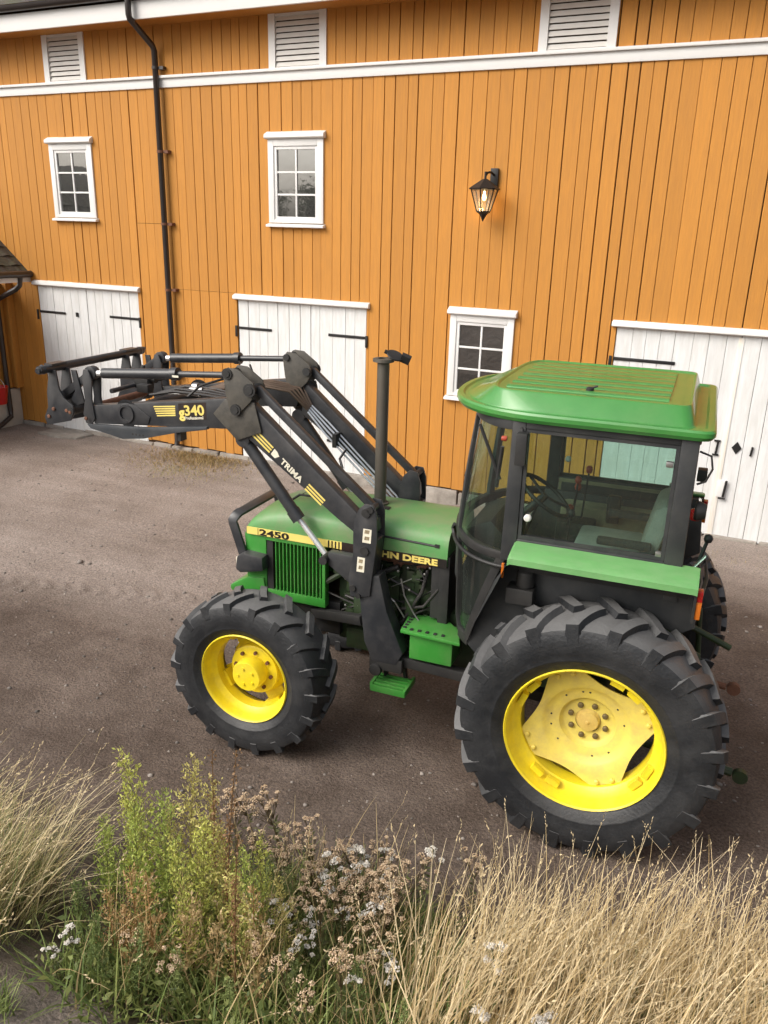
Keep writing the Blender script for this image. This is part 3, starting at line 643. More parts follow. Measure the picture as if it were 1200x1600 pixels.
# engine block with its clutter
e = MB().box((1.12, -.19, .62), (1.88, .19, 1.30)).box((1.2, -.14, 1.30), (1.85, .14, 1.40)).box((1.15, -.24, .58), (1.8, .24, .74))
for k in range(4): e.box((1.26+k*.15, .19, 1.02), (1.36+k*.15, .225, 1.26))
e.build('engine_block', GREEND, TR, bevel=.012)
q = MB()
q.lathe([(.055, 0), (.06, .02), (.06, .15), (.03, .17)], 16, 'z', (1.45, .27, .86)).lathe([(.045, 0), (.05, .02), (.05, .13), (.02, .15)], 16, 'z', (1.30, .26, .95)).box((1.52, .19, .86), (1.72, .30, 1.02)).lathe([(.07, 0), (.07, .07), (.04, .08)], 18, 'y', (1.62, .2, 1.12))
q.build('fuel_filter', GREEND, TR, bevel=.006)
q = MB()
for k in range(5): q.tube([(1.55+.03*k, .29, 1.0), (1.53+.04*k, .30, 1.10+.02*k), (1.30+.12*k, .25, 1.22), (1.28+.13*k, .22, 1.27)], .0035, 5)
q.tube([(1.62, .31, 1.18), (1.50, .325, 1.13), (1.40, .33, 1.06), (1.33, .32, .95)], .0055, 6).tube([(1.36, .33, 1.24), (1.33, .335, 1.12), (1.26, .33, 1.0), (1.18, .33, .90)], .0055, 6)
q.build('injector_pipe', STEEL, TR)
q = MB().tube([(1.75, .22, 1.3), (1.68, .27, 1.2), (1.55, .29, 1.22), (1.4, .27, 1.3)], .02, 8).tube([(1.2, .25, 1.3), (1.22, .29, 1.15), (1.35, .30, .9), (1.6, .28, .8)], .014, 8).tube([(1.1, .3, 1.2), (1.2, .3, 1.05), (1.5, .28, .95), (1.8, .26, 1.0)], .012, 8)
q.build('engine_hose', HOSE, TR, smooth=60)
ge = random.Random(4)
for mm_, nm_, cnt in ((GREEND, 'engine_fitting', 46), (HOSE, 'wiring', 16), (STEEL, 'bolt_head', 26)):
    q = MB()
    for _ in range(cnt):
        a, b, c = ge.uniform(1.16, 1.86), ge.uniform(.20, .30), ge.uniform(.80, 1.33)
        if nm_ == 'engine_fitting':
            if ge.random() < .5: q.cyl((a, b-.06, c), (a+ge.uniform(-.12, .12), b, c+ge.uniform(-.08, .08)), ge.uniform(.008, .022), 7)
            else: q.box((a, b-.06, c), (a+ge.uniform(.02, .09), b, c+ge.uniform(.015, .05)))
        elif nm_ == 'wiring': q.tube([(a, b, c), (a+ge.uniform(-.15, .15), b+.03, c+ge.uniform(-.08, .08)), (a+ge.uniform(-.3, .3), b, c+ge.uniform(-.2, .2))], ge.uniform(.004, .009), 5)
        else: q.lathe([(.009, 0), (.009, .012), (.001, .014)], 6, 'y', (a, b, c))
    q.build(nm_, mm_, TR, kind='stuff')
q = MB().tube([(1.15, .20, 1.34), (1.85, .20, 1.34)], .045, 10)
for k in range(4): q.cyl((1.25+k*.17, .12, 1.31), (1.25+k*.17, .24, 1.31), .035, 8)
q.build('exhaust_manifold', RUST, TR, smooth=50)
MB().box((1.03, -.31, .95), (1.10, .31, 1.44)).box((1.03, .24, .98), (1.155, .305, 1.375)).build('firewall', BLKM, TR, bevel=.006)
# hood: lofted sections from the windscreen to the nose
def hood_sec(x, zc, w, zb=1.38):
    P = []
    hs_ = [(1, 0), (1, .35), (.985, .52), (.955, .66), (.90, .78), (.80, .875), (.62, .945), (.40, .98), (.2, .995), (0, 1)]
    full = hs_ + [(-a, b) for a, b in reversed(hs_[:-1])]
    for a, b in full: P.append((x, w*a, zb+(zc-zb)*b))
    return P
rows = [hood_sec(*q) for q in [(1.045, 1.632, .325), (1.4, 1.634, .328), (1.8, 1.632, .33), (2.1, 1.622, .33), (2.27, 1.605, .33), (2.40, 1.575, .328), (2.48, 1.535, .324), (2.535, 1.485, .316), (2.565, 1.44, .305), (2.575, 1.40, .295)]]
h = MB().grid(rows); n_ = len(rows[0]); h.f.append(tuple(range(n_))); h.f.append(tuple(reversed(range(9*n_, 10*n_))))
hood = h.build('hood', GREENH, TR, smooth=30)
MB().tube([(1.53, .3235, 1.525), (1.13, .3225, 1.512)], .0075, 6).box((1.105, .312, 1.502), (1.135, .328, 1.524)).build('side_groove', BLKM, hood)
MB().lathe([(.062, -.01), (.062, .005), (.055, .012), (.001, .014)], 20, 'z', (2.02, .06, 1.622)).build('filler_cap', BLKM, hood, smooth=40)
MB().tube([(2.33, .326, 1.40), (2.325, .315, 1.50), (2.30, .22, 1.585), (2.28, 0, 1.606), (2.30, -.22, 1.585), (2.33, -.326, 1.40)], .004, 5).build('hood_seam', BLKM, hood)
MB().tube([(2.30, .10, 1.60), (2.24, .10, 1.645), (2.14, .10, 1.645), (2.10, .10, 1.615)], .008, 6).build('handle', BLKM, hood, smooth=60)
for sgn in (1, -1):
    yy = sgn*.3305
    MB().box((1.80, min(yy, yy+sgn*.004), 1.378), (2.545, max(yy, yy+sgn*.004), 1.432)).build('yellow_stripe', YDEC, hood)
    MB().box((1.045, min(yy, yy+sgn*.004), 1.372), (1.80, max(yy, yy+sgn*.004), 1.432)).build('black_stripe', BLKDEC, hood)
for k in range(4): MB().box((1.815+k*.026, .3352, 1.380), (1.825+k*.026, .3362, 1.430)).build('stripe_bar', BLKDEC, hood)
MB().box((2.452, .3352, 1.379), (2.456, .3362, 1.431)).build('stripe_bar', BLKDEC, hood)
text('model_number', '2450', BLKDEC, .064, hood, (2.443, .3358, 1.382), (-1, 0, 0), (0, 0, 1), bold=.0020, sx=1.85)
text('maker_name', 'JOHN DEERE', YDEC, .059, hood, (1.60, .336, 1.381), (-1, 0, 0), (0, 0, 1), bold=.0026, sx=1.46)
# nose sides and grilles
for sgn in (1, -1):
    def yb(a, b): return (min(sgn*a, sgn*b), max(sgn*a, sgn*b))
    lo, hi = yb(.27, .318)
    MB().prism([(2.40, .96), (2.56, .98), (2.575, 1.376), (2.40, 1.376)], lo, hi).build('nose_side', GREEN, TR, bevel=.01)
    lo, hi = yb(.255, .322)
    fr = MB().box((1.93, lo, .90), (2.40, hi, .965)).box((1.93, lo, 1.345), (2.40, hi, 1.376)).box((1.93, lo, .965), (1.955, hi, 1.345)).build('side_grille', GREEN, TR, bevel=.005)
    MB().box((2.35, *[lo][:1], .965), (2.399, hi-.012 if sgn > 0 else hi, 1.345)).build('grille_shadow_gap', BLKM, fr)
    MB().box((1.956, sgn*.235-.012, .966), (2.35, sgn*.235+.012, 1.344)).build('radiator_screen', RAD, fr)
    sl_me = None
    for k in range(13):
        xx = 1.972+k*.0293
        if sl_me is None: sl_me = MB().box((-.0035, -.017, -.1895), (.0035, .017, .1895)).mesh('slat', GREEN)
        link('slat', sl_me, fr, loc=(xx, sgn*.300, 1.155))
fg = MB().box((2.545, -.268, .985), (2.558, .268, 1.375)).build('front_grille', BLKM, TR)
for k in range(9): MB().box((2.559, -.26, 1.0+k*.042), (2.567, .26, 1.012+k*.042)).build('slat', GREEN, fg)
for s_ in (1, -1): MB().lathe([(.065, 0), (.065, .012), (.05, .022), (.001, .026)], 20, 'x', (2.568, s_*.14, 1.27)).build('headlight', WDEC, fg, smooth=40)
# loader guard hoop and lamp boxes
hp = []
hp += [(2.56, .335, 1.16), (2.575, .335, 1.20), (2.655, .335, 1.44)] + [(2.66-.01*i, .335-.075*(1-math.cos(a)), 1.44+.075*math.sin(a)) for i, a in enumerate(np.linspace(.25, PI/2, 5))]
hp = hp + [(a, -b, c) for a, b, c in reversed(hp)]
gd = MB()
rows = []
for i, p in enumerate(hp):
    d = (Vector(hp[min(i+1, len(hp)-1)])-Vector(hp[max(i-1, 0)])).normalized(); ax = Vector((1, 0, .25)).normalized(); nrm = d.cross(ax).normalized(); ax = nrm.cross(d).normalized(); p = Vector(p)
    rows.append([p+ax*.034+nrm*.012, p-ax*.034+nrm*.012, p-ax*.034-nrm*.012, p+ax*.034-nrm*.012])
gd.grid(rows, True); gd.f.append((0, 1, 2, 3)); gd.f.append(tuple(len(gd.v)-4+i for i in (3, 2, 1, 0)))
gd.build('grille_guard', BLK, TR, bevel=.004)
for s_ in (1, -1):
    lo, hi = sorted((s_*.25, s_*.40))
    lb = MB().prism([(2.385, 1.13), (2.575, 1.085), (2.615, 1.11), (2.60, 1.215), (2.545, 1.245), (2.39, 1.235)], lo, hi).build('lamp_box', BLK, TR, bevel=.018)
    MB().box((2.613, lo+.03, 1.12), (2.622, hi-.03, 1.195)).build('lens', WDEC, lb, bevel=.004)
# exhaust stack
ex = MB().tube([(1.655, 0, 1.58), (1.655, 0, 2.62)], .042, 18).lathe([(.052, 0), (.062, .01), (.062, .03), (.045, .035)], 18, 'z', (1.655, 0, 1.615)).build('exhaust_stack', EXH, TR, smooth=45)
MB().lathe([(.044, 0), (.072, .008), (.072, .028), (.04, .030), (.04, -.05)], 20, 'z', (1.655, 0, 2.625)).build('flange', EXH, ex, smooth=35)
MB().lathe([(.058, -.004), (.060, .003), (.05, .012), (.001, .016)], 18, 'z').box((-.075, -.012, -.006), (-.05, .012, .012)).box((.04, -.02, -.035), (.105, .02, .018)).build('rain_cap', BLKM, ex, smooth=40, loc=(1.585, -.03, 2.675)).rotation_euler = (math.radians(20), math.radians(158), .3)
MB().box((1.60, -.10, 1.60), (1.70, -.06, 1.63)).box((1.55, .05, 1.605), (1.62, .10, 1.64)).build('clamp', BLKM, ex, bevel=.004)

# ---------------------------------------------------------------- cab
def Lz(z): return float(np.interp(z, [.95, 1.4, 1.7, 2.1, 2.48], [.455, .47, .475, .43, .375]))
def CP(t, z, o=0.0):                                   # curved windscreen shell, t=0 at the nose, 1 at the B pillar
    a = t*PI/2; L = Lz(z); W = .715
    return Vector((.575+(L+o)*math.cos(a), (W+o)*math.sin(a), z))
def shell_strip(mb, ts, zs, th):                        # a thick patch of the shell
    rows = []
    for z in zs: rows.append([CP(t, z) for t in ts])
    inn = [[CP(t, z, -th) for t in ts] for z in zs]
    n0 = len(mb.v); mb.grid(rows); n1 = len(mb.v); mb.grid([list(r) for r in inn])
    R_, C_ = len(zs), len(ts); i0 = lambda r, c: n0+r*C_+c; i1 = lambda r, c: n1+r*C_+c
    for r in range(R_-1):
        for c in (0, C_-1): mb.f.append((i0(r, c), i1(r, c), i1(r+1, c), i0(r+1, c)))
    for c in range(C_-1):
        for r in (0, R_-1): mb.f.append((i0(r, c), i1(r, c), i1(r, c+1), i0(r, c+1)))
cab = MB()
lin = lambda a, b, n: list(np.linspace(a, b, n))
shell_strip(cab, lin(-1, 1, 25), [2.435, 2.515], .05)                        # header
for s_ in (1, -1):
    shell_strip(cab, lin(s_*.335, s_*.40, 3), lin(1.36, 2.44, 9), .035)      # A pillars
    y0, y1 = sorted((s_*.655, s_*.72))
    cab.prism([(.525, 1.66), (.615, 1.66), (.60, 2.515), (.525, 2.515)], y0, y1)      # B pillar
    cab.prism([(-.385, 1.70), (-.285, 1.70), (-.285, 2.505), (-.375, 2.505)], y0-.002, y1+.002)  # C pillar
    cab.box((-.286, y0, 2.452), (.526, y1, 2.512)); cab.box((-.286, y0, 1.76), (.526, y1, 1.805))
cab.box((-.383, -.655, 2.45), (-.31, .655, 2.51)); cab.box((-.383, -.655, 1.55), (-.31, .655, 1.62))
cab = cab.build('cab', CABIN, TR, bevel=.008)
rl = MB(); shell_strip(rl, lin(-1, 1, 25), [1.655, 1.685, 1.705], .05); rl.build('windscreen_rail', BLKM, cab, bevel=.006)
rl = MB().tube([(CP(t, 1.62, .012)) for t in lin(.3, 1.0, 12)], .012, 8).tube([CP(.3, 1.62, .012), CP(.26, 1.65, .02), CP(.3, 1.69, .012)], .012, 8); rl.build('door_bar', BLKM, cab, smooth=60)
MB().grid([[CP(t, z, -.018) for t in lin(-.335, .335, 17)] for z in lin(1.70, 2.44, 7)]).build('windscreen', CGLASS, cab, smooth=80)
for s_ in (1, -1):
    MB().grid([[CP(s_*t, z, -.015) for t in lin(.40, .985, 12)] for z in lin(1.70, 2.44, 7)]).build('upper_door_glass', CGLASS, cab, smooth=80)
    # lower door: its rear edge slants forward down to the step
    def tr(z): return float(np.interp(z, [1.02, 1.66], [.665, .985]))
    def tf(z): return float(np.interp(z, [1.02, 1.10, 1.66], [.50, .42, .40]))
    zs = lin(1.04, 1.66, 9)
    MB().grid([[CP(s_*(tf(z)+(tr(z)-tf(z))*f), z, -.015) for f in lin(0, 1, 10)] for z in zs]).build('lower_door_glass', CGLASS, cab, smooth=80)
    df = MB()
    df_r = [[CP(s_*tr(z)-s_*.0, z), CP(s_*(tr(z)-.075), z), CP(s_*(tr(z)-.075), z, -.04), CP(s_*tr(z), z, -.04)] for z in zs]
    df.grid(df_r, True)
    df.grid([[CP(s_*(tf(z)+.035), z), CP(s_*tf(z), z), CP(s_*tf(z), z, -.04), CP(s_*(tf(z)+.035), z, -.04)] for z in zs], True)
    shell_strip(df, lin(s_*.50, s_*.665, 5), [1.00, 1.045, 1.07], .04)
    df.build('door_frame', BLKM, cab, bevel=.004)
    yy = s_*.694
    MB().add([(-.29, yy, 1.80), (.53, yy, 1.80), (.53, yy, 2.457), (-.29, yy, 2.457)], [(0, 1, 2, 3)]).build('side_window', CGLASS, cab, fix=False)
    y0, y1 = sorted((s_*.698, s_*.712))
    MB().box((-.284, y0, 1.806), (-.264, y1, 2.451)).box((.503, y0, 1.806), (.523, y1, 2.451)).box((-.264, y0, 1.806), (.503, y1, 1.826)).box((-.264, y0, 2.431), (.503, y1, 2.451)).build('window_seal', CABIN, cab)
    MB().lathe([(.022, 0), (.022, .014), (.015, .022), (.001, .024)], 14, 'y', (.475, s_*.70, 1.935)).build('window_catch', LOUV, cab, smooth=40)
    MB().box((-.27, s_*.70-.012, 1.82), (-.235, s_*.70+.012, 1.85)).box((-.262, s_*.71-.014, 2.33), (-.225, s_*.71+.014, 2.36)).build('hinge', STEEL, cab, bevel=.004)
MB().add([(-.35, -.65, 1.62), (-.35, .65, 1.62), (-.35, .65, 2.45), (-.35, -.65, 2.45)], [(0, 1, 2, 3)]).build('rear_window', CGLASS, cab, fix=False)
# roof
def outline(xr, xf, yh, x0=.40, p=2.25, rc=.06, n=28):
    P = []
    for i in range(n+1):
        y = yh*math.sin(PI*(i/n-.5)); P.append((x0+(xf-x0)*max(0, 1-abs(y/yh)**p)**(1/p), y))
    P[0] = (x0, -yh); P[-1] = (x0, yh)
    P += [(xr+rc*2, yh)] + [(xr+rc-rc*math.sin(a), yh-rc+rc*math.cos(a)) for a in np.linspace(0, PI/2, 5)]
    P += [(xr, yh*.3), (xr, -yh*.3)] + [(xr+rc-rc*math.cos(a), -yh+rc-rc*math.sin(a)) for a in np.linspace(0, PI/2, 5)] + [(xr+rc*2, -yh)]
    return P
rg = []
for (xr, xf, yh, z, x0, p) in [(-.37, 1.01, .69, 2.495, .40, 2.3), (-.43, 1.07, .745, 2.492, .40, 2.3), (-.445, 1.085, .758, 2.512, .40, 2.3), (-.445, 1.085, .758, 2.534, .40, 2.3), (-.435, 1.075, .75, 2.546, .40, 2.3), (-.402, 1.045, .728, 2.548, .40, 2.35), (-.39, 1.03, .716, 2.538, .40, 2.4), (-.345, 1.005, .692, 2.542, .42, 2.5), (-.335, .995, .684, 2.550, .42, 2.6), (-.312, .805, .622, 2.632, .55, 4.0), (-.306, .792, .610, 2.641, .55, 4.5), (-.300, .780, .596, 2.641, .55, 4.5), (-.294, .770, .586, 2.633, .55, 4.5), (-.23, .715, .50, 2.634, .5, 4.5), (.05, .60, .2, 2.640, .5, 4)]:
    rg.append([(a, b, z) for a, b in outline(xr, xf, yh, x0, p)])
r_ = MB().grid(rg, True); n_ = len(rg[0]); r_.f.append(tuple(range(len(r_.v)-n_, len(r_.v)))); r_.f.append(tuple(reversed(range(n_))))
roof = r_.build('cab_roof', GREENR, cab, smooth=24)
for k in range(7):
    yy = -.435+k*.145; zz = 2.640-.004*(abs(yy)/.42)
    MB().prism([(yy-.068, zz-.014), (yy-.064, zz+.002), (yy-.054, zz+.0075), (yy+.054, zz+.0075), (yy+.064, zz+.002), (yy+.068, zz-.014)], -.19, .70, 'x').build('roof_rib', GREENR, roof, smooth=60)
MB().lathe([(.022, 0), (.022, .018), (.01, .024), (.001, .024)], 10, 'z', (.24, .43, 2.640)).cyl((.24, .43, 2.655), (.20, .42, 2.67), .006, 6).build('aerial_base', BLKM, roof, smooth=40)
# mirror, lamps, struts
MB().box((.50, .735, 2.26), (.56, .80, 2.44)).cyl((.55, .71, 2.46), (.53, .76, 2.40), .01, 6).build('mirror', BLKM, cab, bevel=.015)
MB().lathe([(.012, 0), (.016, .006), (.014, .03), (.001, .034)], 12, 'x', (.63, .70, 2.38)).build('side_lamp', REDK, cab, smooth=40)
MB().box((.575, .755, 1.57), (.59, .775, 1.66)).build('front_reflector', ORL, cab, bevel=.003)
MB().cyl((.80, .665, 2.44), (.66, .67, 2.13), .010, 8).cyl((.655, .69, 2.33), (.68, .66, 2.08), .012, 8).build('gas_strut', BLKM, cab)
MB().tube([(.97, -.10, 2.46), (1.0, -.12, 2.3), (1.06, -.05, 1.9)], .008, 6).build('wiper', BLKM, cab)
MB().box((-.46, -.46, 1.97), (-.40, -.38, 2.05)).build('work_lamp', BLKM, cab, bevel=.006)
MB().lathe([(.05, 0), (.055, -.02), (.04, -.06)], 14, 'x', (-.40, .60, 2.08)).build('work_lamp', BLKM, cab, bevel=.006)
MB().tube([(-.38, .66, 2.42), (-.44, .655, 2.40), (-.455, .65, 2.33), (-.43, .65, 2.26), (-.39, .65, 2.24)], .006, 6).build('cable', HOSE, cab, smooth=60)
MB().lathe([(.028, 0), (.034, .012), (.034, .05), (.02, .06)], 12, 'z', (-.41, .45, 1.98)).build('rear_lamp', REDL, cab, smooth=40)
# interior
MB().prism([(-.30, -.60), (.55, -.60), (.80, -.50), (.97, -.28), (.97, .28), (.80, .50), (.55, .60), (-.30, .60)], .99, 1.04, 'z').build('floor', BLKM, cab)
for s_ in (1, -1):
    y0, y1 = sorted((s_*.42, s_*.596))
    MB().box((-.30, y0, 1.045), (.46, y1, 1.68)).build('wheel_arch_trim', DUSTP, cab, bevel=.04)
MB().box((-.30, -.69, 1.70), (.52, -.645, 1.80)).box((-.31, -.44, 1.045), (-.27, .44, 1.60)).build('inner_panel', DUSTP, cab, bevel=.01)
st = MB().box((-.16, -.24, 1.50), (.28, .24, 1.63)).build('seat', SEAT, cab, bevel=.05)
MB().prism([(-.12, 1.62), (-.235, 1.65), (-.30, 1.93), (-.25, 1.97), (-.19, 1.93)], -.23, .23).build('backrest', SEAT, st, bevel=.035)
MB().box((-.10, -.2, 1.05), (.22, .2, 1.50)).build('seat_base', BLKM, st, bevel=.02)
MB().box((-.20, .25, 1.69), (.12, .31, 1.735)).box((-.20, -.31, 1.69), (.12, -.25, 1.735)).build('armrest', SEATD, st, bevel=.015)
dsh = MB().prism([(.66, 1.05), (.95, 1.05), (.95, 1.66), (.78, 1.74), (.66, 1.62)], -.30, .30).build('dashboard', BLKM, cab, bevel=.03)
Rw = Matrix.Rotation(math.radians(-35), 3, 'Y')
sw = MB(); rows = []
for i in range(28):
    a = 2*PI*i/28; rows.append([Vector((.50, 0, 1.86)) + Rw @ Vector(((.19+.014*math.cos(b))*math.cos(a), (.19+.014*math.cos(b))*math.sin(a), .014*math.sin(b))) for b in [2*PI*k/8 for k in range(8)]])
rows.append(rows[0]); sw.grid(rows, True)
for a in (90, 210, 330): sw.cyl(Vector((.50, 0, 1.85)), Vector((.50, 0, 1.86)) + Rw @ Vector((.19*math.cos(math.radians(a)), .19*math.sin(math.radians(a)), 0)), .010, 6)
sw.cyl((.50, 0, 1.86), (.74, 0, 1.60), .028, 10); sw.build('steering_wheel', BLKM, cab, smooth=60)
for (a, b, c, d) in [(.36, -.33, 1.835, .10), (.355, -.27, 1.90, .12), (.30, -.35, 1.96, .10), (.38, -.20, 1.72, .07), (.30, .33, 1.86, 0)]:
    lv = MB().cyl((a, b, 1.60), (a-.02, b, c), .007, 6).build('lever', BLKM, cab)
    MB().lathe([(.001, -.03), (.018, -.02), (.024, 0), (.018, .022), (.001, .03)], 12, 'z', (a-.02, b, c+.01)).build('knob', REDK if a > .29 and b < 0 else BLKM, lv, smooth=60)
MB().box((.20, -.40, 1.45), (.45, -.22, 1.62)).box((.05, -.42, 1.60), (.14, -.36, 1.80)).build('console', BLKM, cab, bevel=.02)

# fenders
for s_ in (1, -1):
    y0, y1 = sorted((s_*.70, s_*.885))
    f_ = MB()
    sec = [(.70, 1.795), (.80, 1.778), (.868, 1.762), (.89, 1.745), (.893, 1.712), (.883, 1.712), (.878, 1.738), (.862, 1.752), (.80, 1.768), (.70, 1.785)]
    rows = [[(xx, s_*a, b+dz) for a, b in sec] for xx, dz in [(.535, -.012), (.52, 0), (.2, 0), (-.2, 0), (-.455, 0), (-.475, -.004)]]
    f_.grid(rows, True); k = len(sec); f_.f.append(tuple(range(k))); f_.f.append(tuple(reversed(range(len(f_.v)-k, len(f_.v)))))
    fd = f_.build('fender', GREENF if s_ > 0 else GREENF, TR, smooth=30)
    y0, y1 = sorted((s_*.60, s_*.63))
    ip = [(.60, 1.70), (.79, 1.05), (.84, .96)] + [(.86*math.cos(math.radians(a)), .76+.86*math.sin(math.radians(a))) for a in (20, 40, 60, 80, 100, 120, 140)]
    ip = [(.60, 1.72), (.70, 1.38), (.80, 1.02), (.70, .92), (.42, 1.35), (.0, 1.46), (-.42, 1.35), (-.50, 1.40), (-.47, 1.72)]
    MB().prism(ip, y0, y1).build('inner_panel', CABIN, fd, bevel=.008)
    y0, y1 = sorted((s_*.62, s_*.86))
    MB().add([(.535, s_*.63, 1.72), (.535, s_*.86, 1.72), (.60, s_*.84, 1.55), (.66, s_*.63, 1.50), (.80, s_*.63, 1.02), (.74, s_*.70, 1.22)], [(0, 1, 2, 3), (3, 2, 5, 4)]).build('front_panel', CABIN, fd, fix=False)
    MB().box((-.44, min(s_*.64, s_*.70), 1.60), (.50, max(s_*.64, s_*.70), 1.775)).build('inner_rail', BLKM, fd, bevel=.006)
    MB().box((-.505, min(s_*.80, s_*.86), 1.56), (-.476, max(s_*.80, s_*.86), 1.66)).build('marker_lamp', ORL, fd, bevel=.004)
    MB().box((-.505, min(s_*.80, s_*.86), 1.662), (-.476, max(s_*.80, s_*.86), 1.72)).build('tail_lamp', REDL, fd, bevel=.004)
    MB().box((-.476, min(s_*.74, s_*.87), 1.54), (-.462, max(s_*.74, s_*.87), 1.74)).build('lamp_bracket', BLKM, fd)
MB().lathe([(.05, 0), (.055, .02), (.055, .10), (.02, .11)], 14, 'z', (.46, .68, 1.50)).box((.40, .62, 1.40), (.56, .74, 1.50)).build('filler_neck', BLKM, TR, bevel=.01)
# tool box and folding step
tb = MB().box((.935, .26, .735), (1.235, .475, .93)).build('tool_box', GREEN, TR, bevel=.012)
MB().prism([(.87, .535), (1.29, .51), (1.315, .25), (1.06, .22), (.93, .36)], .932, .957, 'z').build('lid', GREEN, tb, bevel=.008)
t_ = MB()
for i in range(5): t_.box((.99+i*.055, .47, .9575), (1.01+i*.055, .495, .964)); t_.box((1.262, .30+i*.04, .9575), (1.285, .318+i*.04, .964))
t_.build('grip_stud', BLKM, tb)
st = MB().prism([(1.235, .525), (1.47, .495), (1.495, .49), (1.505, .32), (1.255, .30), (1.235, .32)], .465, .475, 'z').box((1.235, .515, .452), (1.49, .528, .50)).box((1.48, .32, .455), (1.503, .50, .503)).box((1.232, .31, .455), (1.252, .52, .503)).build('step', GREEN, TR, bevel=.004)
for i in range(4): MB().box((1.254, .345+i*.042, .476), (1.478, .365+i*.042, .499)).build('tread_bar', GREEN, st, bevel=.003)
MB().beam((1.30, .32, .47), (1.30, .38, .64), .04, .02).beam((1.44, .34, .47), (1.44, .38, .64), .04, .02).build('step_hanger', BLKM, TR)
# rear linkage
MB().tube([(-.05, -.42, .58), (-.80, -.40, .53)], [.022, .025], 8).lathe([(.018, -.02), (.045, -.02), (.045, .02), (.018, .02)], 14, 'y', (-.85, -.40, .525)).build('lower_link', RUST, TR, smooth=40)
MB().tube([(-.05, .42, .50), (-.85, .40, .39)], [.022, .028], 8).lathe([(.018, -.02), (.045, -.02), (.045, .02), (.018, .02)], 14, 'y', (-.90, .40, .375)).build('lower_link', GREEND, TR, smooth=40)
MB().box((-.45, -.2, .95), (-.2, .2, 1.3)).tube([(-.3, .3, 1.15), (-.55, .34, 1.1), (-.60, .38, .6)], .02, 8).tube([(-.3, -.3, 1.15), (-.55, -.34, 1.1), (-.60, -.38, .6)], .02, 8).tube([(-.3, 0, 1.2), (-.75, 0, 1.02)], .022, 8).build('hydraulic_lift', GREEND, TR, bevel=.01)
MB().tube([(-.40, .45, 1.62), (-.47, .42, 1.72), (-.50, .40, 1.60), (-.48, .38, 1.4)], .012, 6).tube([(-.40, .40, 1.60), (-.50, .37, 1.74), (-.53, .33, 1.60), (-.50, .3, 1.3)], .012, 6).build('hydraulic_hose', STEEL, TR, smooth=60)
lv = MB().tube([(-.46, .30, 1.62), (-.50, .28, 1.80)], .012, 6).tube([(-.44, .5, 1.68), (-.53, .3, 1.70)], .010, 6).build('outside_lever', BLKM, TR)
MB().lathe([(.001, -.028), (.02, -.02), (.027, 0), (.02, .02), (.001, .028)], 12, 'z', (-.505, .278, 1.82)).build('knob', BLKM, lv, smooth=60)

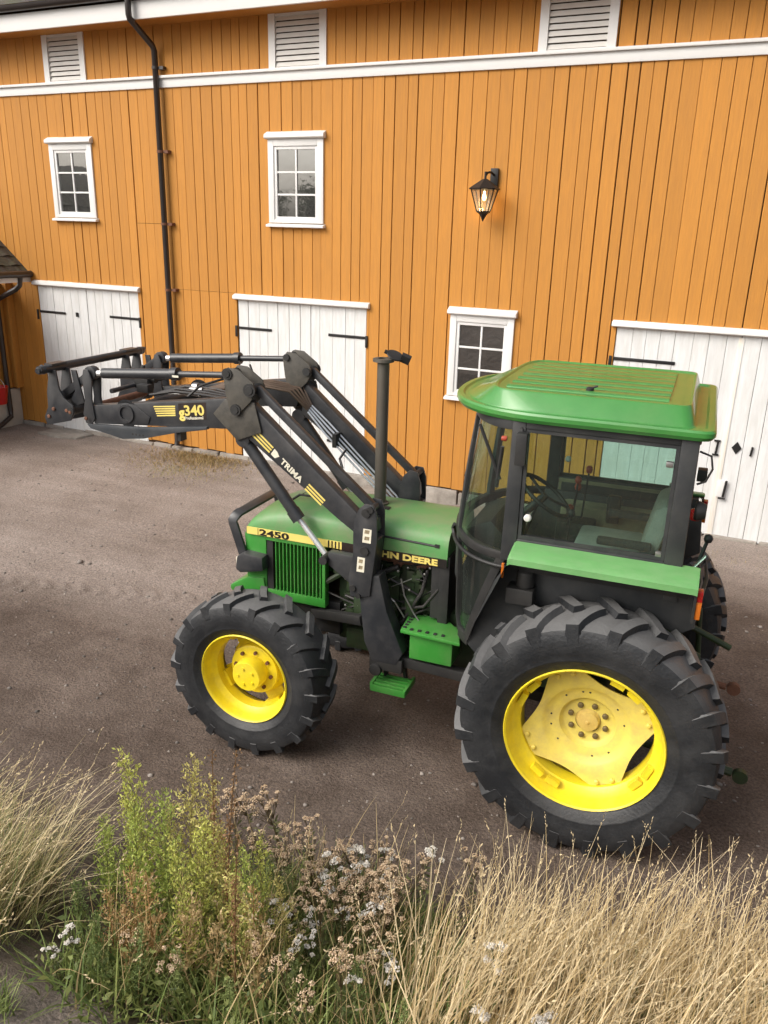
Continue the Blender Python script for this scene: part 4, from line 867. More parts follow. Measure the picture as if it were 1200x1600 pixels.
# ---------------------------------------------------------------- front loader
LD = empty('front_loader', (1.5, 0, 1.5), TR); LD.location = (0, 0, 0)
def side_prism(poly, y0, y1, s_, name, m=BLK, bevel=.006, mb=None):
    lo, hi = sorted((s_*y0, s_*y1))
    return MB().prism(poly, lo, hi).build(name, m, LD, bevel=bevel)
for s_ in (1, -1):
    y = s_*.41
    a_ = MB().prism([(3.72, 2.078), (3.74, 2.21), (2.60, 2.372), (2.44, 2.33), (2.50, 2.17)], min(s_*.365, s_*.455), max(s_*.365, s_*.455))
    a_.prism([(2.43, 2.372), (1.60, 1.668), (1.50, 1.69), (1.49, 1.60), (1.60, 1.53), (1.76, 1.63), (2.46, 2.125)], min(s_*.368, s_*.452), max(s_*.368, s_*.452))
    a_.build('lift_arm', BLK, LD, bevel=.01)
    side_prism([(2.70, 2.262), (2.60, 2.372), (2.38, 2.37), (2.33, 2.17), (2.52, 2.095)], .456, .468, s_, 'elbow_plate', m=GRSY)
    # bell crank: two plates with pins
    for y0, y1 in ((.470, .484), (.345, .359)):
        side_prism([(2.60, 2.54), (2.565, 2.585), (2.49, 2.58), (2.375, 2.50), (2.365, 2.43), (2.40, 2.37), (2.505, 2.27), (2.56, 2.30), (2.585, 2.41)], y0, y1, s_, 'bell_crank', m=GRSY, bevel=.004)
    for px_, pz_, rr in ((2.565, 2.545, .025), (2.40, 2.45, .03), (2.51, 2.31, .026)):
        a0, a1, a2 = s_*.33, s_*.484, s_*.500
        MB().lathe([(rr, a0), (rr, a1), (rr*1.5, a1), (rr*1.5, a1+(a2-a1)*.6), (rr, a1+(a2-a1)*.6), (rr*.9, a2)], 14, 'y', (px_, 0, pz_)).build('pin', BLKM, LD, smooth=40)
    # levelling rod above the lift arm
    MB().beam((2.385, y, 2.455), (1.52, y, 1.735), .046, .052).build('levelling_rod', BLK, LD, bevel=.008)
    # lift cylinder
    MB().tube([(2.49, y, 2.09), (2.11, y, 1.61)], .042, 16).lathe([(.052, -.04), (.055, 0), (.052, .04)], 16, 'y', (2.49, y, 2.10)).tube([(2.135, y, 1.64), (2.085, y, 1.577)], .048, 16).build('lift_cylinder', BLK, LD, smooth=40)
    MB().tube([(2.10, y, 1.60), (1.875, y, 1.345)], .020, 12).build('piston_rod', CHR, LD, smooth=60)
    # tilt cylinder, its rod and the chrome stub
    MB().tube([(3.635, y, 2.445), (3.03, y, 2.492)], .037, 16).tube([(3.05, y, 2.49), (3.0, y, 2.495)], .045, 16).build('tilt_cylinder', BLK, LD, smooth=40)
    MB().tube([(3.03, y, 2.492), (2.60, y, 2.522)], .022, 12).build('tilt_rod', BLK, LD, smooth=60)
    MB().tube([(3.70, y, 2.44), (3.63, y, 2.446)], .022, 12).build('rod_stub', CHR, LD, smooth=60)
    MB().box((2.97, s_*.452 if s_ > 0 else y-.05, 2.478), (3.02, s_*.456 if s_ > 0 else y-.046, 2.492)).build('white_tag', WDEC, LD)
    # tool carrier side: links and plates
    for y0, y1 in ((.335, .350), (.47, .485)):
        side_prism([(4.06, 2.445), (4.0, 2.445), (3.985, 2.31), (3.95, 2.25), (3.875, 2.20), (3.865, 2.15), (3.91, 2.085), (4.13, 2.03), (4.145, 2.09), (4.105, 2.17), (4.10, 2.28)], y0, y1, s_, 'carrier_plate', bevel=.004)
        if y0 > .4: side_prism([(3.905, 2.45), (3.86, 2.45), (3.835, 2.33), (3.81, 2.22), (3.88, 2.19), (3.93, 2.23), (3.885, 2.30)], y0-.05, y1-.05, s_, 'carrier_rib', bevel=.004)
    MB().beam((4.03, s_*.40, 2.245), (3.73, s_*.40, 2.445), .045, .055).lathe([(.05, -.03), (.05, .03)], 16, 'y', (3.735, y, 2.44)).lathe([(.04, -.04), (.04, .04)], 14, 'y', (4.02, y, 2.25)).build('tilt_link', BLK, LD, bevel=.006)
    for y0, y1 in ((.355, .369), (.452, .466)):
        side_prism([(3.765, 2.47), (3.725, 2.47), (3.70, 2.40), (3.715, 2.26), (3.70, 2.12), (3.74, 2.065), (3.785, 2.08), (3.80, 2.15), (3.775, 2.26), (3.785, 2.40)], y0, y1, s_, 'lever_plate', bevel=.004)
    for (px_, pz_) in ((3.90, 2.15), (3.76, 2.12), (4.10, 2.10), (4.05, 2.16), (3.93, 2.16)): MB().lathe([(.014, .0), (.014, .008), (.009, .011), (.001, .011)], 8, 'y', (px_, s_*.485 if s_ > 0 else -.496, pz_)).build('bolt', RUST, LD)
    MB().lathe([(.030, min(s_*.33, s_*.49)), (.030, max(s_*.33, s_*.49))], 14, 'y', (3.90, 0, 2.155)).build('pivot_bolt', BLKM, LD)
    # parking leg strap under the arm
    side_prism([(3.77, 2.075), (3.74, 2.045), (3.46, 1.998), (3.28, 2.022), (3.0, 2.095), (2.75, 2.145), (2.75, 2.165), (3.3, 2.10)], .44, .475, s_, 'parking_leg', m=BLKL, bevel=.004)
    for q_ in range(4): MB().lathe([(.008, s_*.4755), (.001, s_*.476)], 8, 'y', (3.37-.03*q_, 0, 2.045)).build('peg_hole', BLKM, LD)
    MB().box((2.985, y-.035, 2.03), (3.015, y+.035, 2.15)).build('leg_clip', BLKM, LD)
    # ring where the torque tube passes
    MB().lathe([(.048, s_*.44), (.048, s_*.475), (.066, s_*.475), (.070, s_*.455), (.10, s_*.455)], 24, 'y', (3.42, 0, 2.186)).build('tube_collar', BLK, LD, smooth=35)
    MB().lathe([(.0475, s_*.458), (.001, s_*.457)], 20, 'y', (3.42, 0, 2.186)).build('tube_bore', BLKM, LD)
    side_prism([(3.56, 2.20), (3.50, 2.245), (3.42, 2.262), (3.34, 2.25), (3.22, 2.18), (3.24, 2.13), (3.40, 2.105), (3.52, 2.11), (3.57, 2.15)], .4555, .4625, s_, 'collar_plate', bevel=.003)
    # mast, lower post and braces
    for y0, y1 in ((.485, .500), (.350, .364)):
        side_prism([(1.640, 1.66), (1.61, 1.75), (1.565, 1.795), (1.505, 1.79), (1.48, 1.72), (1.475, 1.55), (1.52, 1.15), (1.60, 1.125), (1.66, 1.125), (1.675, 1.26), (1.64, 1.45)], y0, y1, s_, 'mast_plate', bevel=.004)
    lo, hi = sorted((s_*.365, s_*.484))
    MB().prism([(1.655, 1.60), (1.475, 1.55), (1.51, 1.18), (1.65, 1.13)], lo, hi).prism([(1.62, 1.28), (1.46, 1.30), (1.40, 1.05), (1.275, .76), (1.32, .66), (1.50, .66), (1.56, .80)], lo, hi).build('mast', BLK, LD, bevel=.012)
    side_prism([(1.84, 1.40), (1.84, 1.31), (1.66, 1.19), (1.60, 1.25), (1.62, 1.40)], .40, .47, s_, 'cylinder_bracket', bevel=.008)
    for px_, pz_, rr in ((1.555, 1.735, .030), (1.525, 1.76, .022), (1.86, 1.35, .03), (1.64, 1.19, .022), (1.60, 1.14, .018), (1.56, 1.47, .03)):
        MB().lathe([(rr, min(s_*.40, s_*.512)), (rr, max(s_*.40, s_*.512))], 14, 'y', (px_, 0, pz_)).build('pin', BLKM, LD, smooth=40)
    MB().beam((1.46, y, .68), (.18, y-s_*.02, .625), .07, .075).box((1.28, min(s_*.30, s_*.48), .60), (1.52, max(s_*.30, s_*.48), .70)).cyl((1.47, s_*.34, .60), (1.47, s_*.50, .60), .045, 12).build('subframe_rail', BLKM, LD, bevel=.008)
    MB().beam((1.5, s_*.35, .95), (1.72, s_*.22, .85), .10, .06).beam((1.60, s_*.42, .92), (2.05, s_*.26, .82), .05, .07).build('brace', BLKM, LD, bevel=.008)
# cross members
MB().cyl((3.42, -.44, 2.186), (3.42, .44, 2.186), .05, 18).cyl((3.62, -.36, 2.31), (3.62, .36, 2.31), .018, 10).build('torque_tube', BLK, LD, smooth=45)
MB().tube([(4.055, .585, 2.455), (4.055, -.585, 2.455)], .030, 14).tube([(4.055, .60, 2.45), (4.055, .545, 2.456)], [.020, .036], 14).tube([(4.055, -.545, 2.456), (4.055, -.62, 2.47)], [.034, .012], 14).box((4.02, .34, 2.475), (4.09, .49, 2.49)).box((4.02, -.49, 2.475), (4.09, -.34, 2.49)).build('carrier_tube', BLK, LD, smooth=45)
MB().cyl((3.885, -.36, 2.15), (3.885, .36, 2.15), .028, 12).box((4.03, -.47, 2.055), (4.125, .47, 2.075)).build('carrier_bar', RUST, LD, smooth=45)
MB().tube([(2.06, -.36, 1.92), (2.06, -.2, 1.86), (2.02, -.16, 1.80)], .010, 6).tube([(2.45, .40, 2.47), (2.62, .37, 2.50), (2.86, .36, 2.42), (2.95, .38, 2.34)], .009, 6).tube([(2.92, -.41, 2.45), (2.86, -.36, 2.38), (2.84, -.3, 2.28)], .009, 6).build('small_hose', HOSE, LD, smooth=60)
# valve block and hoses lying between the arms
MB().box((3.50, .02, 2.29), (3.62, .10, 2.38)).cyl((3.46, .04, 2.36), (3.66, .04, 2.36), .03, 10).cyl((3.56, .06, 2.40), (3.56, .06, 2.46), .018, 8).box((3.44, .12, 2.28), (3.54, .18, 2.34)).build('valve_block', BLKM, LD, bevel=.006)
MB().tube([(3.16, .10, 2.29), (3.10, .12, 2.33), (3.02, .10, 2.33)], .022, 8).tube([(3.3, .12, 2.28), (3.12, .13, 2.30), (3.0, .16, 2.30)], .010, 6).lathe([(.03, -.02), (.03, .02)], 10, 'x', (3.10, .06, 2.34)).build('coupling', STEEL, LD, smooth=50)
q = MB()
for k in range(5):
    o = -.10-.055*k
    q.tube([(3.05, .10-.04*k, 2.32), (2.85, -.02-.03*k, 2.34+.01*k), (2.65, o, 2.36), (2.45, o-.06, 2.33), (2.36, -.27-.019*k, 2.185+.004*k)], .0095, 6)
q.build('hose_bundle', BRH, LD, smooth=60)
q = MB()
for k in range(4): q.tube([(3.42, .18-.06*k, 2.27), (3.2, .2-.05*k, 2.32+.012*(k % 2)), (2.95, .24-.07*k, 2.33), (2.72, .28-.05*k, 2.33)], .012, 6)
q.build('rubber_hose', HOSE, LD, smooth=60)
for k in range(4):
    yy = -.28-.022*k
    MB().tube([(2.36, yy, 2.165+.012*k), (2.22, yy, 2.015+.024*k), (1.66, yy, 1.515+.024*k), (1.60, yy, 1.45+.016*k), (1.56, yy, 1.36)], .0075, 7).build('steel_pipe', GALV, LD, smooth=60)
MB().box((2.12, -.36, 1.92), (2.15, -.26, 2.02)).box((1.75, -.36, 1.57), (1.78, -.26, 1.68)).build('pipe_clip', BLKM, LD)
# decals on the near arm
dv = Vector((1.70-2.34, 0, 1.60-2.13)).normalized()
for k in range(5): MB().prism([(3.19-.006*k, 2.262-.0155*k), (3.19-.006*k, 2.254-.0155*k), (3.01, 2.272-.0155*k), (3.01, 2.283-.0155*k)], .4552, .4565).build('stripe_bar', YDEC, LD)
MB().prism([(2.985, 2.300), (2.76, 2.330), (2.76, 2.212), (2.985, 2.182)], .4552, .4560).build('decal_plate', BLKDEC, LD)
DX = (-1, 0, .125); DZ = (.125, 0, 1)
text('model_number', '340', YDEC, .098, LD, (2.935, .4566, 2.222), DX, DZ, bold=.0025, sx=1.12)
text('emblem', 'g', YDEC, .10, LD, (2.975, .4566, 2.205), DX, DZ, bold=.004, sx=1.0)
text('grade_name', 'Professional', WDEC, .030, LD, (2.935, .4570, 2.193), DX, DZ, bold=.0006, sx=1.05)
A0 = Vector((2.375, 0, 2.175)); A1 = Vector((1.86, 0, 1.748)); DD = (A1-A0).normalized(); DN = Vector((-DD.z, 0, DD.x)); DN = DN if DN.z > 0 else -DN
for k in range(3):
    for (u0, u1) in ((.0, .16), (.50, .655)):
        L_ = (A1-A0).length; p0 = A0+DD*u0-DN*(.0+.022*k); p1 = A0+DD*u1-DN*(.022*k)
        MB().prism([(p0.x+DN.x*.006, p0.z+DN.z*.006), (p0.x-DN.x*.006, p0.z-DN.z*.006), (p1.x-DN.x*.006, p1.z-DN.z*.006), (p1.x+DN.x*.006, p1.z+DN.z*.006)], .4522, .4535).build('stripe_bar', YDEC, LD)
o = A0+DD*.255-DN*.05; text('loader_name', 'TRIMA', WDEC, .058, LD, (o.x+.01*DN.x, .4535, o.z+.01*DN.z), DD, DN, bold=.0018, sx=1.15)
p = A0+DD*.19-DN*.02
MB().prism([(p.x+DD.x*.0, p.z+DD.z*0+.03), (p.x+.03, p.z-.01), (p.x, p.z-.035), (p.x-.035, p.z-.02), (p.x-.02, p.z+.01)], .4522, .4532).build('emblem', WDEC, LD)
for (a, b, c, d) in ((1.572, 1.513, 1.528, 1.625), (1.61, 1.556, 1.315, 1.42)):
    k = .012
    MB().prism([(a+.006, c), (a, d), (b, d), (b+.006, c)], .5005, .5015).build('sticker', WDEC, LD)
    for j in range(2): MB().prism([(a-.008, c+.02+j*.045), (a-.012, c+.045+j*.045), (b+.014, c+.045+j*.045), (b+.018, c+.02+j*.045)], .5016, .502).build('sticker_print', mat('sticker print', (.25, .20, .12), .6, var=.6, scale=60), LD)

# ================================================================ vegetation on the bank
LEAFM = mat('weed leaf', (1, 1, 1), .6, var=.2, scale=20, attr='tint')
STRAW = mat('dry grass', (1, 1, 1), .65, var=.12, scale=30, attr='tint')
FLOW = mat('flower head', (1, 1, 1), .85, var=.15, scale=60, attr='tint')
def add_translucency(m, amt):
    nt = m.node_tree; N, L = nt.nodes, nt.links; P = N['Principled BSDF']; out = N['Material Output']
    src = P.inputs['Base Color'].links[0].from_socket
    t = N.new('ShaderNodeBsdfTranslucent'); L.new(src, t.inputs[0]); x = N.new('ShaderNodeMixShader'); x.inputs[0].default_value = amt
    L.new(P.outputs[0], x.inputs[1]); L.new(t.outputs[0], x.inputs[2]); L.new(x.outputs[0], out.inputs[0])
for m_ in (LEAFM, STRAW): add_translucency(m_, .3)
def blades(base, L, lean, bend, heading, w, cb, ct, nseg=5, curl=0.0, rg=rng):
    """curved grass blades as tapering strips; arrays of n blades"""
    n = len(base); s = np.linspace(0, 1, nseg+1)[None, :, None]
    dirh = np.stack([np.cos(heading), np.sin(heading), np.zeros(n)], -1)[:, None]
    up = np.array([0, 0, 1.0])[None, None]
    Lc = L[:, None, None]; b = bend[:, None, None]; ln = lean[:, None, None]
    P = base[:, None] + Lc*(up*(s*(1-.28*ln**2) - .45*b*s**2.2) + dirh*(ln*s*.9 + b*.75*s**2))
    wh = heading+PI/2+rg.uniform(-.9, .9, n); wd = np.stack([np.cos(wh), np.sin(wh), np.zeros(n)], -1)[:, None]
    ww = w[:, None, None]*(1-.85*s**1.6)
    V = np.stack([P-wd*ww, P+wd*ww], 2).reshape(n, -1, 3)
    k = np.arange(nseg)*2; f = np.stack([k, k+1, k+3, k+2], -1)
    F = (f[None]+(np.arange(n)*V.shape[1])[:, None, None]).reshape(-1, 4)
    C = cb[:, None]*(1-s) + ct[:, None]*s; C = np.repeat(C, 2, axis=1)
    return V.reshape(-1, 3), F, C.reshape(-1, 3), P[:, -1]
def merge(parts):
    V, F, C, o = [], [], [], 0
    for v, f, c in parts: V.append(v); F.append(f+o); C.append(c); o += len(v)
    return np.concatenate(V), np.concatenate(F), np.concatenate(C)
def leafquads(pos, size, colr, dirs=None, asp=.45, rg=rng):
    n = len(pos); a = rg.normal(size=(n, 3)) if dirs is None else dirs+rg.normal(scale=.25, size=(n, 3)); a /= np.linalg.norm(a, axis=1)[:, None]
    b = np.cross(a, rg.normal(size=(n, 3))); b /= np.linalg.norm(b, axis=1)[:, None]+1e-9; sz = size[:, None]
    c = np.cross(a, b)*sz*.12
    V = np.stack([pos, pos+a*sz*.5+b*sz*asp*.5+c, pos+a*sz, pos+a*sz*.5-b*sz*asp*.5+c], 1)
    return V.reshape(-1, 3), (np.arange(4)[None]+4*np.arange(n)[:, None]), np.repeat(colr, 4, 0)
def mixcol(a, b, t): return np.array(a)[None]*(1-t[:, None]) + np.array(b)[None]*t[:, None]
def grass_field(name, n, sampler, hmin, hmax, ca, cb2, heads=0.0, lean=(.05, .55), bend=(0, .7), wind=.4, spread=1.0, w=.0028, seed=3, tipc=None, headc=(.62, .50, .30)):
    g = np.random.default_rng(seed); xy = sampler(n, g); z = H(xy[:, 0], xy[:, 1], False)-.02
    base = np.c_[xy, z]; t = g.random(n); L = g.uniform(hmin, hmax, n); hd = wind+g.normal(scale=spread, size=n)
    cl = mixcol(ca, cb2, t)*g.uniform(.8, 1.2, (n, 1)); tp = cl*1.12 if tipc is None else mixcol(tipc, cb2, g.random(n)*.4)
    V, F, C, tips = blades(base, L, g.uniform(*lean, n), g.uniform(*bend, n)*g.random(n), hd, g.uniform(.6, 1.25, n)*w, cl*.85, tp, rg=g)  # bases slightly browner straw, darkened to paint the shade between blades
    parts = [(V, F, C)]
    if heads:
        k = g.random(n) < heads; tk = tips[k]; m = len(tk)
        d = np.stack([np.cos(hd[k])*.5, np.sin(hd[k])*.5, g.uniform(.1, .9, m)], -1); d /= np.linalg.norm(d, axis=1)[:, None]
        for q in range(7):
            o = tk + d*(q*.012)[..., None] if False else tk + d*(q-2)*.013
            parts.append(leafquads(o+g.normal(scale=.002, size=o.shape), g.uniform(.012, .022, m), np.array(headc)[None]*g.uniform(.75, 1.25, (m, 1)), d, .35, g))
    V, F, C = merge(parts)
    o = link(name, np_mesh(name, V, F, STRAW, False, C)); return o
def poly_sampler(pts, jitter=.0):
    P = np.array(pts); lo, hi = P.min(0), P.max(0)
    def inside(q):
        r = np.zeros(len(q), bool); j = len(P)-1
        for i in range(len(P)):
            c = ((P[i, 1] > q[:, 1]) != (P[j, 1] > q[:, 1])) & (q[:, 0] < (P[j, 0]-P[i, 0])*(q[:, 1]-P[i, 1])/(P[j, 1]-P[i, 1]+1e-12)+P[i, 0]); r ^= c; j = i
        return r
    def f(n, g):
        out = np.zeros((0, 2))
        while len(out) < n:
            q = g.uniform(lo, hi, (n*2, 2)); out = np.r_[out, q[inside(q)]]
        return out[:n]+g.normal(scale=jitter, size=(n, 2)) if jitter else out[:n]
    return f
# dry grass stands: right half of the bank and a clump at the left
DRY_A, DRY_B = (.48, .35, .16), (.82, .69, .45)
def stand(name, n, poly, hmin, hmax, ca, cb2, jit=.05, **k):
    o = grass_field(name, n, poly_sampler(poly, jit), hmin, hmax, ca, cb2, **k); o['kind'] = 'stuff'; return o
RIGHT = [(-.92, -7.9), (-.72, -7.24), (-.2, -6.86), (.4, -6.62), (1.6, -6.45), (1.6, -7.6), (.3, -8.15), (-.45, -8.68), (-.78, -8.6)]
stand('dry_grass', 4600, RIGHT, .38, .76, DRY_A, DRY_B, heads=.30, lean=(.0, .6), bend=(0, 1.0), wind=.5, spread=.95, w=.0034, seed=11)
stand('dry_grass', 1500, RIGHT, .20, .50, (.30, .20, .08), (.55, .42, .20), lean=(.1, .9), bend=(0, 1.2), wind=.5, spread=1.6, w=.0032, seed=19)
LEFT = [(-3.7, -8.5), (-3.25, -7.95), (-2.75, -7.98), (-2.5, -8.3), (-2.35, -8.62), (-2.7, -8.95)]
stand('dry_grass', 800, LEFT, .32, .72, (.46, .37, .18), (.78, .67, .43), heads=.4, lean=(.1, .75), bend=(.1, 1.0), wind=.45, spread=.55, w=.0032, seed=12)
stand('green_grass', 1500, LEFT, .15, .48, (.17, .22, .07), (.42, .40, .17), lean=(.1, .8), bend=(0, 1), wind=.45, spread=1.2, w=.003, seed=22)
UNDER = [(-2.12, -8.6), (-2.05, -7.65), (-1.7, -7.2), (-1.05, -7.15), (-.72, -7.9), (-.72, -8.5), (-1.1, -8.75), (-1.5, -8.52), (-1.75, -8.72)]
stand('dry_grass', 420, UNDER, .25, .60, (.42, .30, .13), (.62, .49, .26), heads=.3, lean=(.0, .7), bend=(0, .8), wind=.4, spread=1.5, w=.003, seed=13)
# green undergrowth
GA, GB = (.12, .18, .045), (.32, .37, .11)
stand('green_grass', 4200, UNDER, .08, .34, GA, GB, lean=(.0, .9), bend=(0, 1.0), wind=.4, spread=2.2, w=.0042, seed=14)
stand('green_grass', 1700, [(-.95, -8.4), (-.8, -7.6), (-.2, -7.2), (.8, -7.0), (.2, -7.9)], .10, .40, GA, (.22, .22, .08), lean=(.0, .7), bend=(0, .8), wind=.5, spread=1.5, w=.0036, seed=15)
stand('green_grass', 800, [(-2.25, -9.15), (-2.15, -8.8), (-1.98, -8.88), (-1.98, -9.15)], .04, .13, GA, GB, .03, lean=(.0, .9), bend=(0, 1.0), wind=.4, spread=2.5, w=.003, seed=16)
# sparse weeds at the foot of the barn wall
o = grass_field('weed_patch', 3600, lambda n, g: np.c_[-7.75+g.normal(scale=.50, size=n), -.16-np.abs(g.normal(scale=.45, size=n))], .03, .12, (.20, .16, .06), (.44, .31, .15), lean=(.2, 1.2), bend=(0, 1), wind=.3, spread=3, w=.005, seed=17)
o['kind'] = 'stuff'
o = grass_field('weed_patch', 2600, lambda n, g: np.c_[-7.7+g.normal(scale=.50, size=n), -1.05-.35*(g.normal(scale=.6, size=n))], .015, .06, (.20, .22, .05), (.44, .38, .13), lean=(.3, 1.3), bend=(0, 1), wind=.3, spread=3, w=.005, seed=27)
o['kind'] = 'stuff'
o = grass_field('weed_patch', 420, lambda n, g: np.c_[g.uniform(-.6, 1.2, n), -.75+g.normal(scale=.12, size=n)], .02, .07, (.30, .24, .12), (.48, .40, .22), lean=(.2, 1.2), bend=(0, 1), wind=.3, spread=3, w=.0035, seed=18)
o['kind'] = 'stuff'
# leafy ground cover between the stems
g = np.random.default_rng(21); n = 8000
xy = poly_sampler(UNDER, .06)(n, g)
z = H(xy[:, 0], xy[:, 1], False) + np.abs(g.normal(scale=.11, size=n))
V, F, C = leafquads(np.c_[xy, z], g.uniform(.018, .050, n), mixcol((.09, .14, .04), (.28, .30, .09), g.random(n)), None, .42, g)
link('ground_cover', np_mesh('ground_cover', V, F, LEAFM, False, C), kind='stuff')

# --- plants built one by one
def stem_part(pts, r0, r1, col, nside=5):
    P = np.array(pts); n = len(P); mb = MB(); mb.tube([tuple(p) for p in P], list(np.linspace(r0, r1, n)), nside, caps=False)
    V = np.array(mb.v); F = np.array(mb.f); return V, F, np.repeat(np.array(col)[None], len(V), 0)
def mugwort(seed, h, ca, cb2, cs, fat=1.0):
    g = np.random.default_rng(seed); parts = []; LP, LC, LS, LD_ = [], [], [], []
    bend = g.uniform(-.12, .12, 2); S_ = np.linspace(0, 1, 7)
    path = np.stack([bend[0]*S_**2*h, bend[1]*S_**2*h, S_*h], -1); parts.append(stem_part(path, .005, .0015, cs))
    for k in range(int(25*fat)):
        s_ = .18+.80*k/(25*fat); a = k*2.4+g.uniform(-.4, .4); ln = (.30*(1-s_)+.05)*h*g.uniform(.6, 1.0)
        b0 = np.array([np.interp(s_, S_, path[:, i]) for i in range(3)])
        d = np.array([math.cos(a)*.55, math.sin(a)*.55, .85]); q = np.linspace(0, 1, 4)[:, None]
        br = b0 + d*ln*q; parts.append(stem_part(br, .0022, .0008, cs, 3))
        m = int(12+18*g.random()); u = g.random(m)**.8
        LP.append(b0 + d*ln*u[:, None] + g.normal(scale=.010, size=(m, 3))); LS.append(g.uniform(.012, .032, m)*(1.15-.5*s_)); LC.append(mixcol(ca, cb2, np.clip(g.random(m)*.7+.5*s_-.1, 0, 1)))
        LD_.append(np.repeat(d[None], m, 0)+g.normal(scale=.6, size=(m, 3)))
    parts2 = leafquads(np.concatenate(LP), np.concatenate(LS), np.concatenate(LC), np.concatenate(LD_), .42, g)
    return merge(parts), parts2
def umbel_plant(seed, h, white, nhead):
    """yarrow: stem, feathery leaves, and flat flower heads as their own meshes"""
    g = np.random.default_rng(seed); parts = []; heads = []; S_ = np.linspace(0, 1, 5)
    bend = g.uniform(-.15, .25, 2); path = np.stack([bend[0]*S_**2*h, bend[1]*S_**2*h, S_*h], -1)
    cs = (.14, .10, .045) if not white else (.11, .13, .045)
    parts.append(stem_part(path, .0026, .0016, cs, 4))
    for k in range(nhead):
        a = g.uniform(0, 6.28); rr = g.uniform(.02, .085)*h*1.6 if k else 0; top = path[-1] + np.array([math.cos(a)*rr, math.sin(a)*rr, g.uniform(-.16, .03)*h if k else 0])
        b0 = np.array([np.interp(.72, S_, path[:, i]) for i in range(3)]); parts.append(stem_part([b0, (b0+top)/2+np.array([0, 0, -.01]), top], .0016, .001, cs, 3))
        R = g.uniform(.010, .021); m = int(22+14*g.random()); rad = R*np.sqrt(g.random(m)); an = g.uniform(0, 6.28, m)
        pos = np.stack([rad*np.cos(an), rad*np.sin(an), .005*(1-(rad/R)**2)+g.normal(scale=.0015, size=m)], -1)
        sz = g.uniform(.0026, .0046, m)*(1.25 if white else 1)
        oc = np.array([(1, 0, 0), (0, 1, 0), (-1, 0, 0), (0, -1, 0), (0, 0, .8), (0, 0, -.8)])
        V = (pos[:, None]+oc[None]*sz[:, None, None]).reshape(-1, 3); f = np.array([(0, 1, 4), (1, 2, 4), (2, 3, 4), (3, 0, 4), (1, 0, 5), (2, 1, 5), (3, 2, 5), (0, 3, 5)])
        F = (f[None]+6*np.arange(m)[:, None, None]).reshape(-1, 3)
        col = mixcol((.74, .72, .66), (.62, .55, .46), g.random(m)) if white else mixcol((.38, .25, .14), (.70, .55, .38), g.random(m))
        heads.append((top, V, F, np.repeat(col, 6, 0)))
        for _ in range(5):
            q = pos[g.integers(m)]; parts.append(stem_part([top+np.array([0, 0, -.03]), top+q*.95], .0008, .0006, cs, 3))
    m = 60; u = g.random(m)**1.3*.75; p = np.stack([np.interp(u, S_, path[:, i]) for i in range(3)], -1)
    d = g.normal(size=(m, 3)); d[:, 2] = np.abs(d[:, 2])*.6
    lf = leafquads(p, g.uniform(.02, .06, m), mixcol((.07, .10, .03), (.20, .19, .08), g.random(m)), d, .22, g)
    return merge(parts), lf, heads
def place_plant(root_name, meshes, x, y, s, rz, label, cat, group, first):
    pass
def make_plant(name, data, label, cat, group, x, y, rz, sc):
    st, lf = data[0], data[1]
    root = link(name, np_mesh(name+'_stems', st[0], st[1], LEAFM, False, st[2])); tag(root, label, cat, group)
    root.location = (x, y, float(H(x, y, False))-.01); root.rotation_euler = (0, 0, rz); root.scale = (sc,)*3
    link('foliage', np_mesh('foliage', lf[0], lf[1], LEAFM, False, lf[2]), root, kind='stuff')
    if len(data) > 2:
        for (t, V, F, C) in data[2]: link('flower_head', np_mesh('flower_head', V, F, FLOW, False, C), root, loc=tuple(t))
    return root
def copy_plant(src, label, group, x, y, rz, sc):
    r = src.copy(); COL.objects.link(r); tag(r, label, None, group); r.location = (x, y, float(H(x, y, False))-.01); r.rotation_euler = (0, 0, rz); r.scale = (sc,)*3
    for ch in list(src.children):
        c = ch.copy(); COL.objects.link(c); c.parent = r
    return r
YG, YG2, BRN = (.13, .18, .04), (.42, .40, .10), (.17, .09, .035)
def spread(kind, spots, protos, label, cat, group, seed):
    g = random.Random(seed); made = {}
    for i, (x, y, sc) in enumerate(spots):
        k = i % len(protos); rz = g.uniform(0, 6.28)
        lb = label if isinstance(label, str) else label[i]
        if k not in made: made[k] = make_plant(kind, protos[k], lb, cat, group, x, y, rz, sc)
        else: copy_plant(made[k], lb, group, x, y, rz, sc)
# tall yellow-green mugwort in the middle left
MW = [mugwort(31, .98, (.30, .37, .07), (.70, .70, .17), (.34, .32, .10), 1.8), mugwort(32, .96, (.32, .34, .08), (.76, .66, .24), (.40, .34, .13), 1.7), mugwort(33, .92, (.19, .29, .055), (.54, .60, .14), (.24, .27, .08), 1.7)]
MWL = ['tall lime green weed with a slender leafy plume on the bank', 'tall weed with a straw yellow plume among the lime green ones', 'tall mid green leafy weed beside the lime plumes']
MWS = [(-2.00, -8.12, .95), (-1.90, -8.03, .97), (-1.96, -8.26, .84), (-2.12, -8.06, .82), (-1.80, -8.04, .90), (-1.86, -8.20, .92), (-1.72, -8.16, .84), (-2.06, -7.96, .74), (-2.14, -8.24, .70), (-1.66, -8.02, .70), (-1.58, -8.20, .78), (-1.46, -8.20, .78), (-1.50, -8.06, .66), (-1.40, -8.32, .74), (-2.24, -8.12, .58), (-1.62, -8.36, .70), (-1.34, -8.12, .60)]
spread('mugwort', MWS, MW, [MWL[i % 3] for i in range(len(MWS))], 'weed', 'tall yellow-green weeds on the bank', 5)
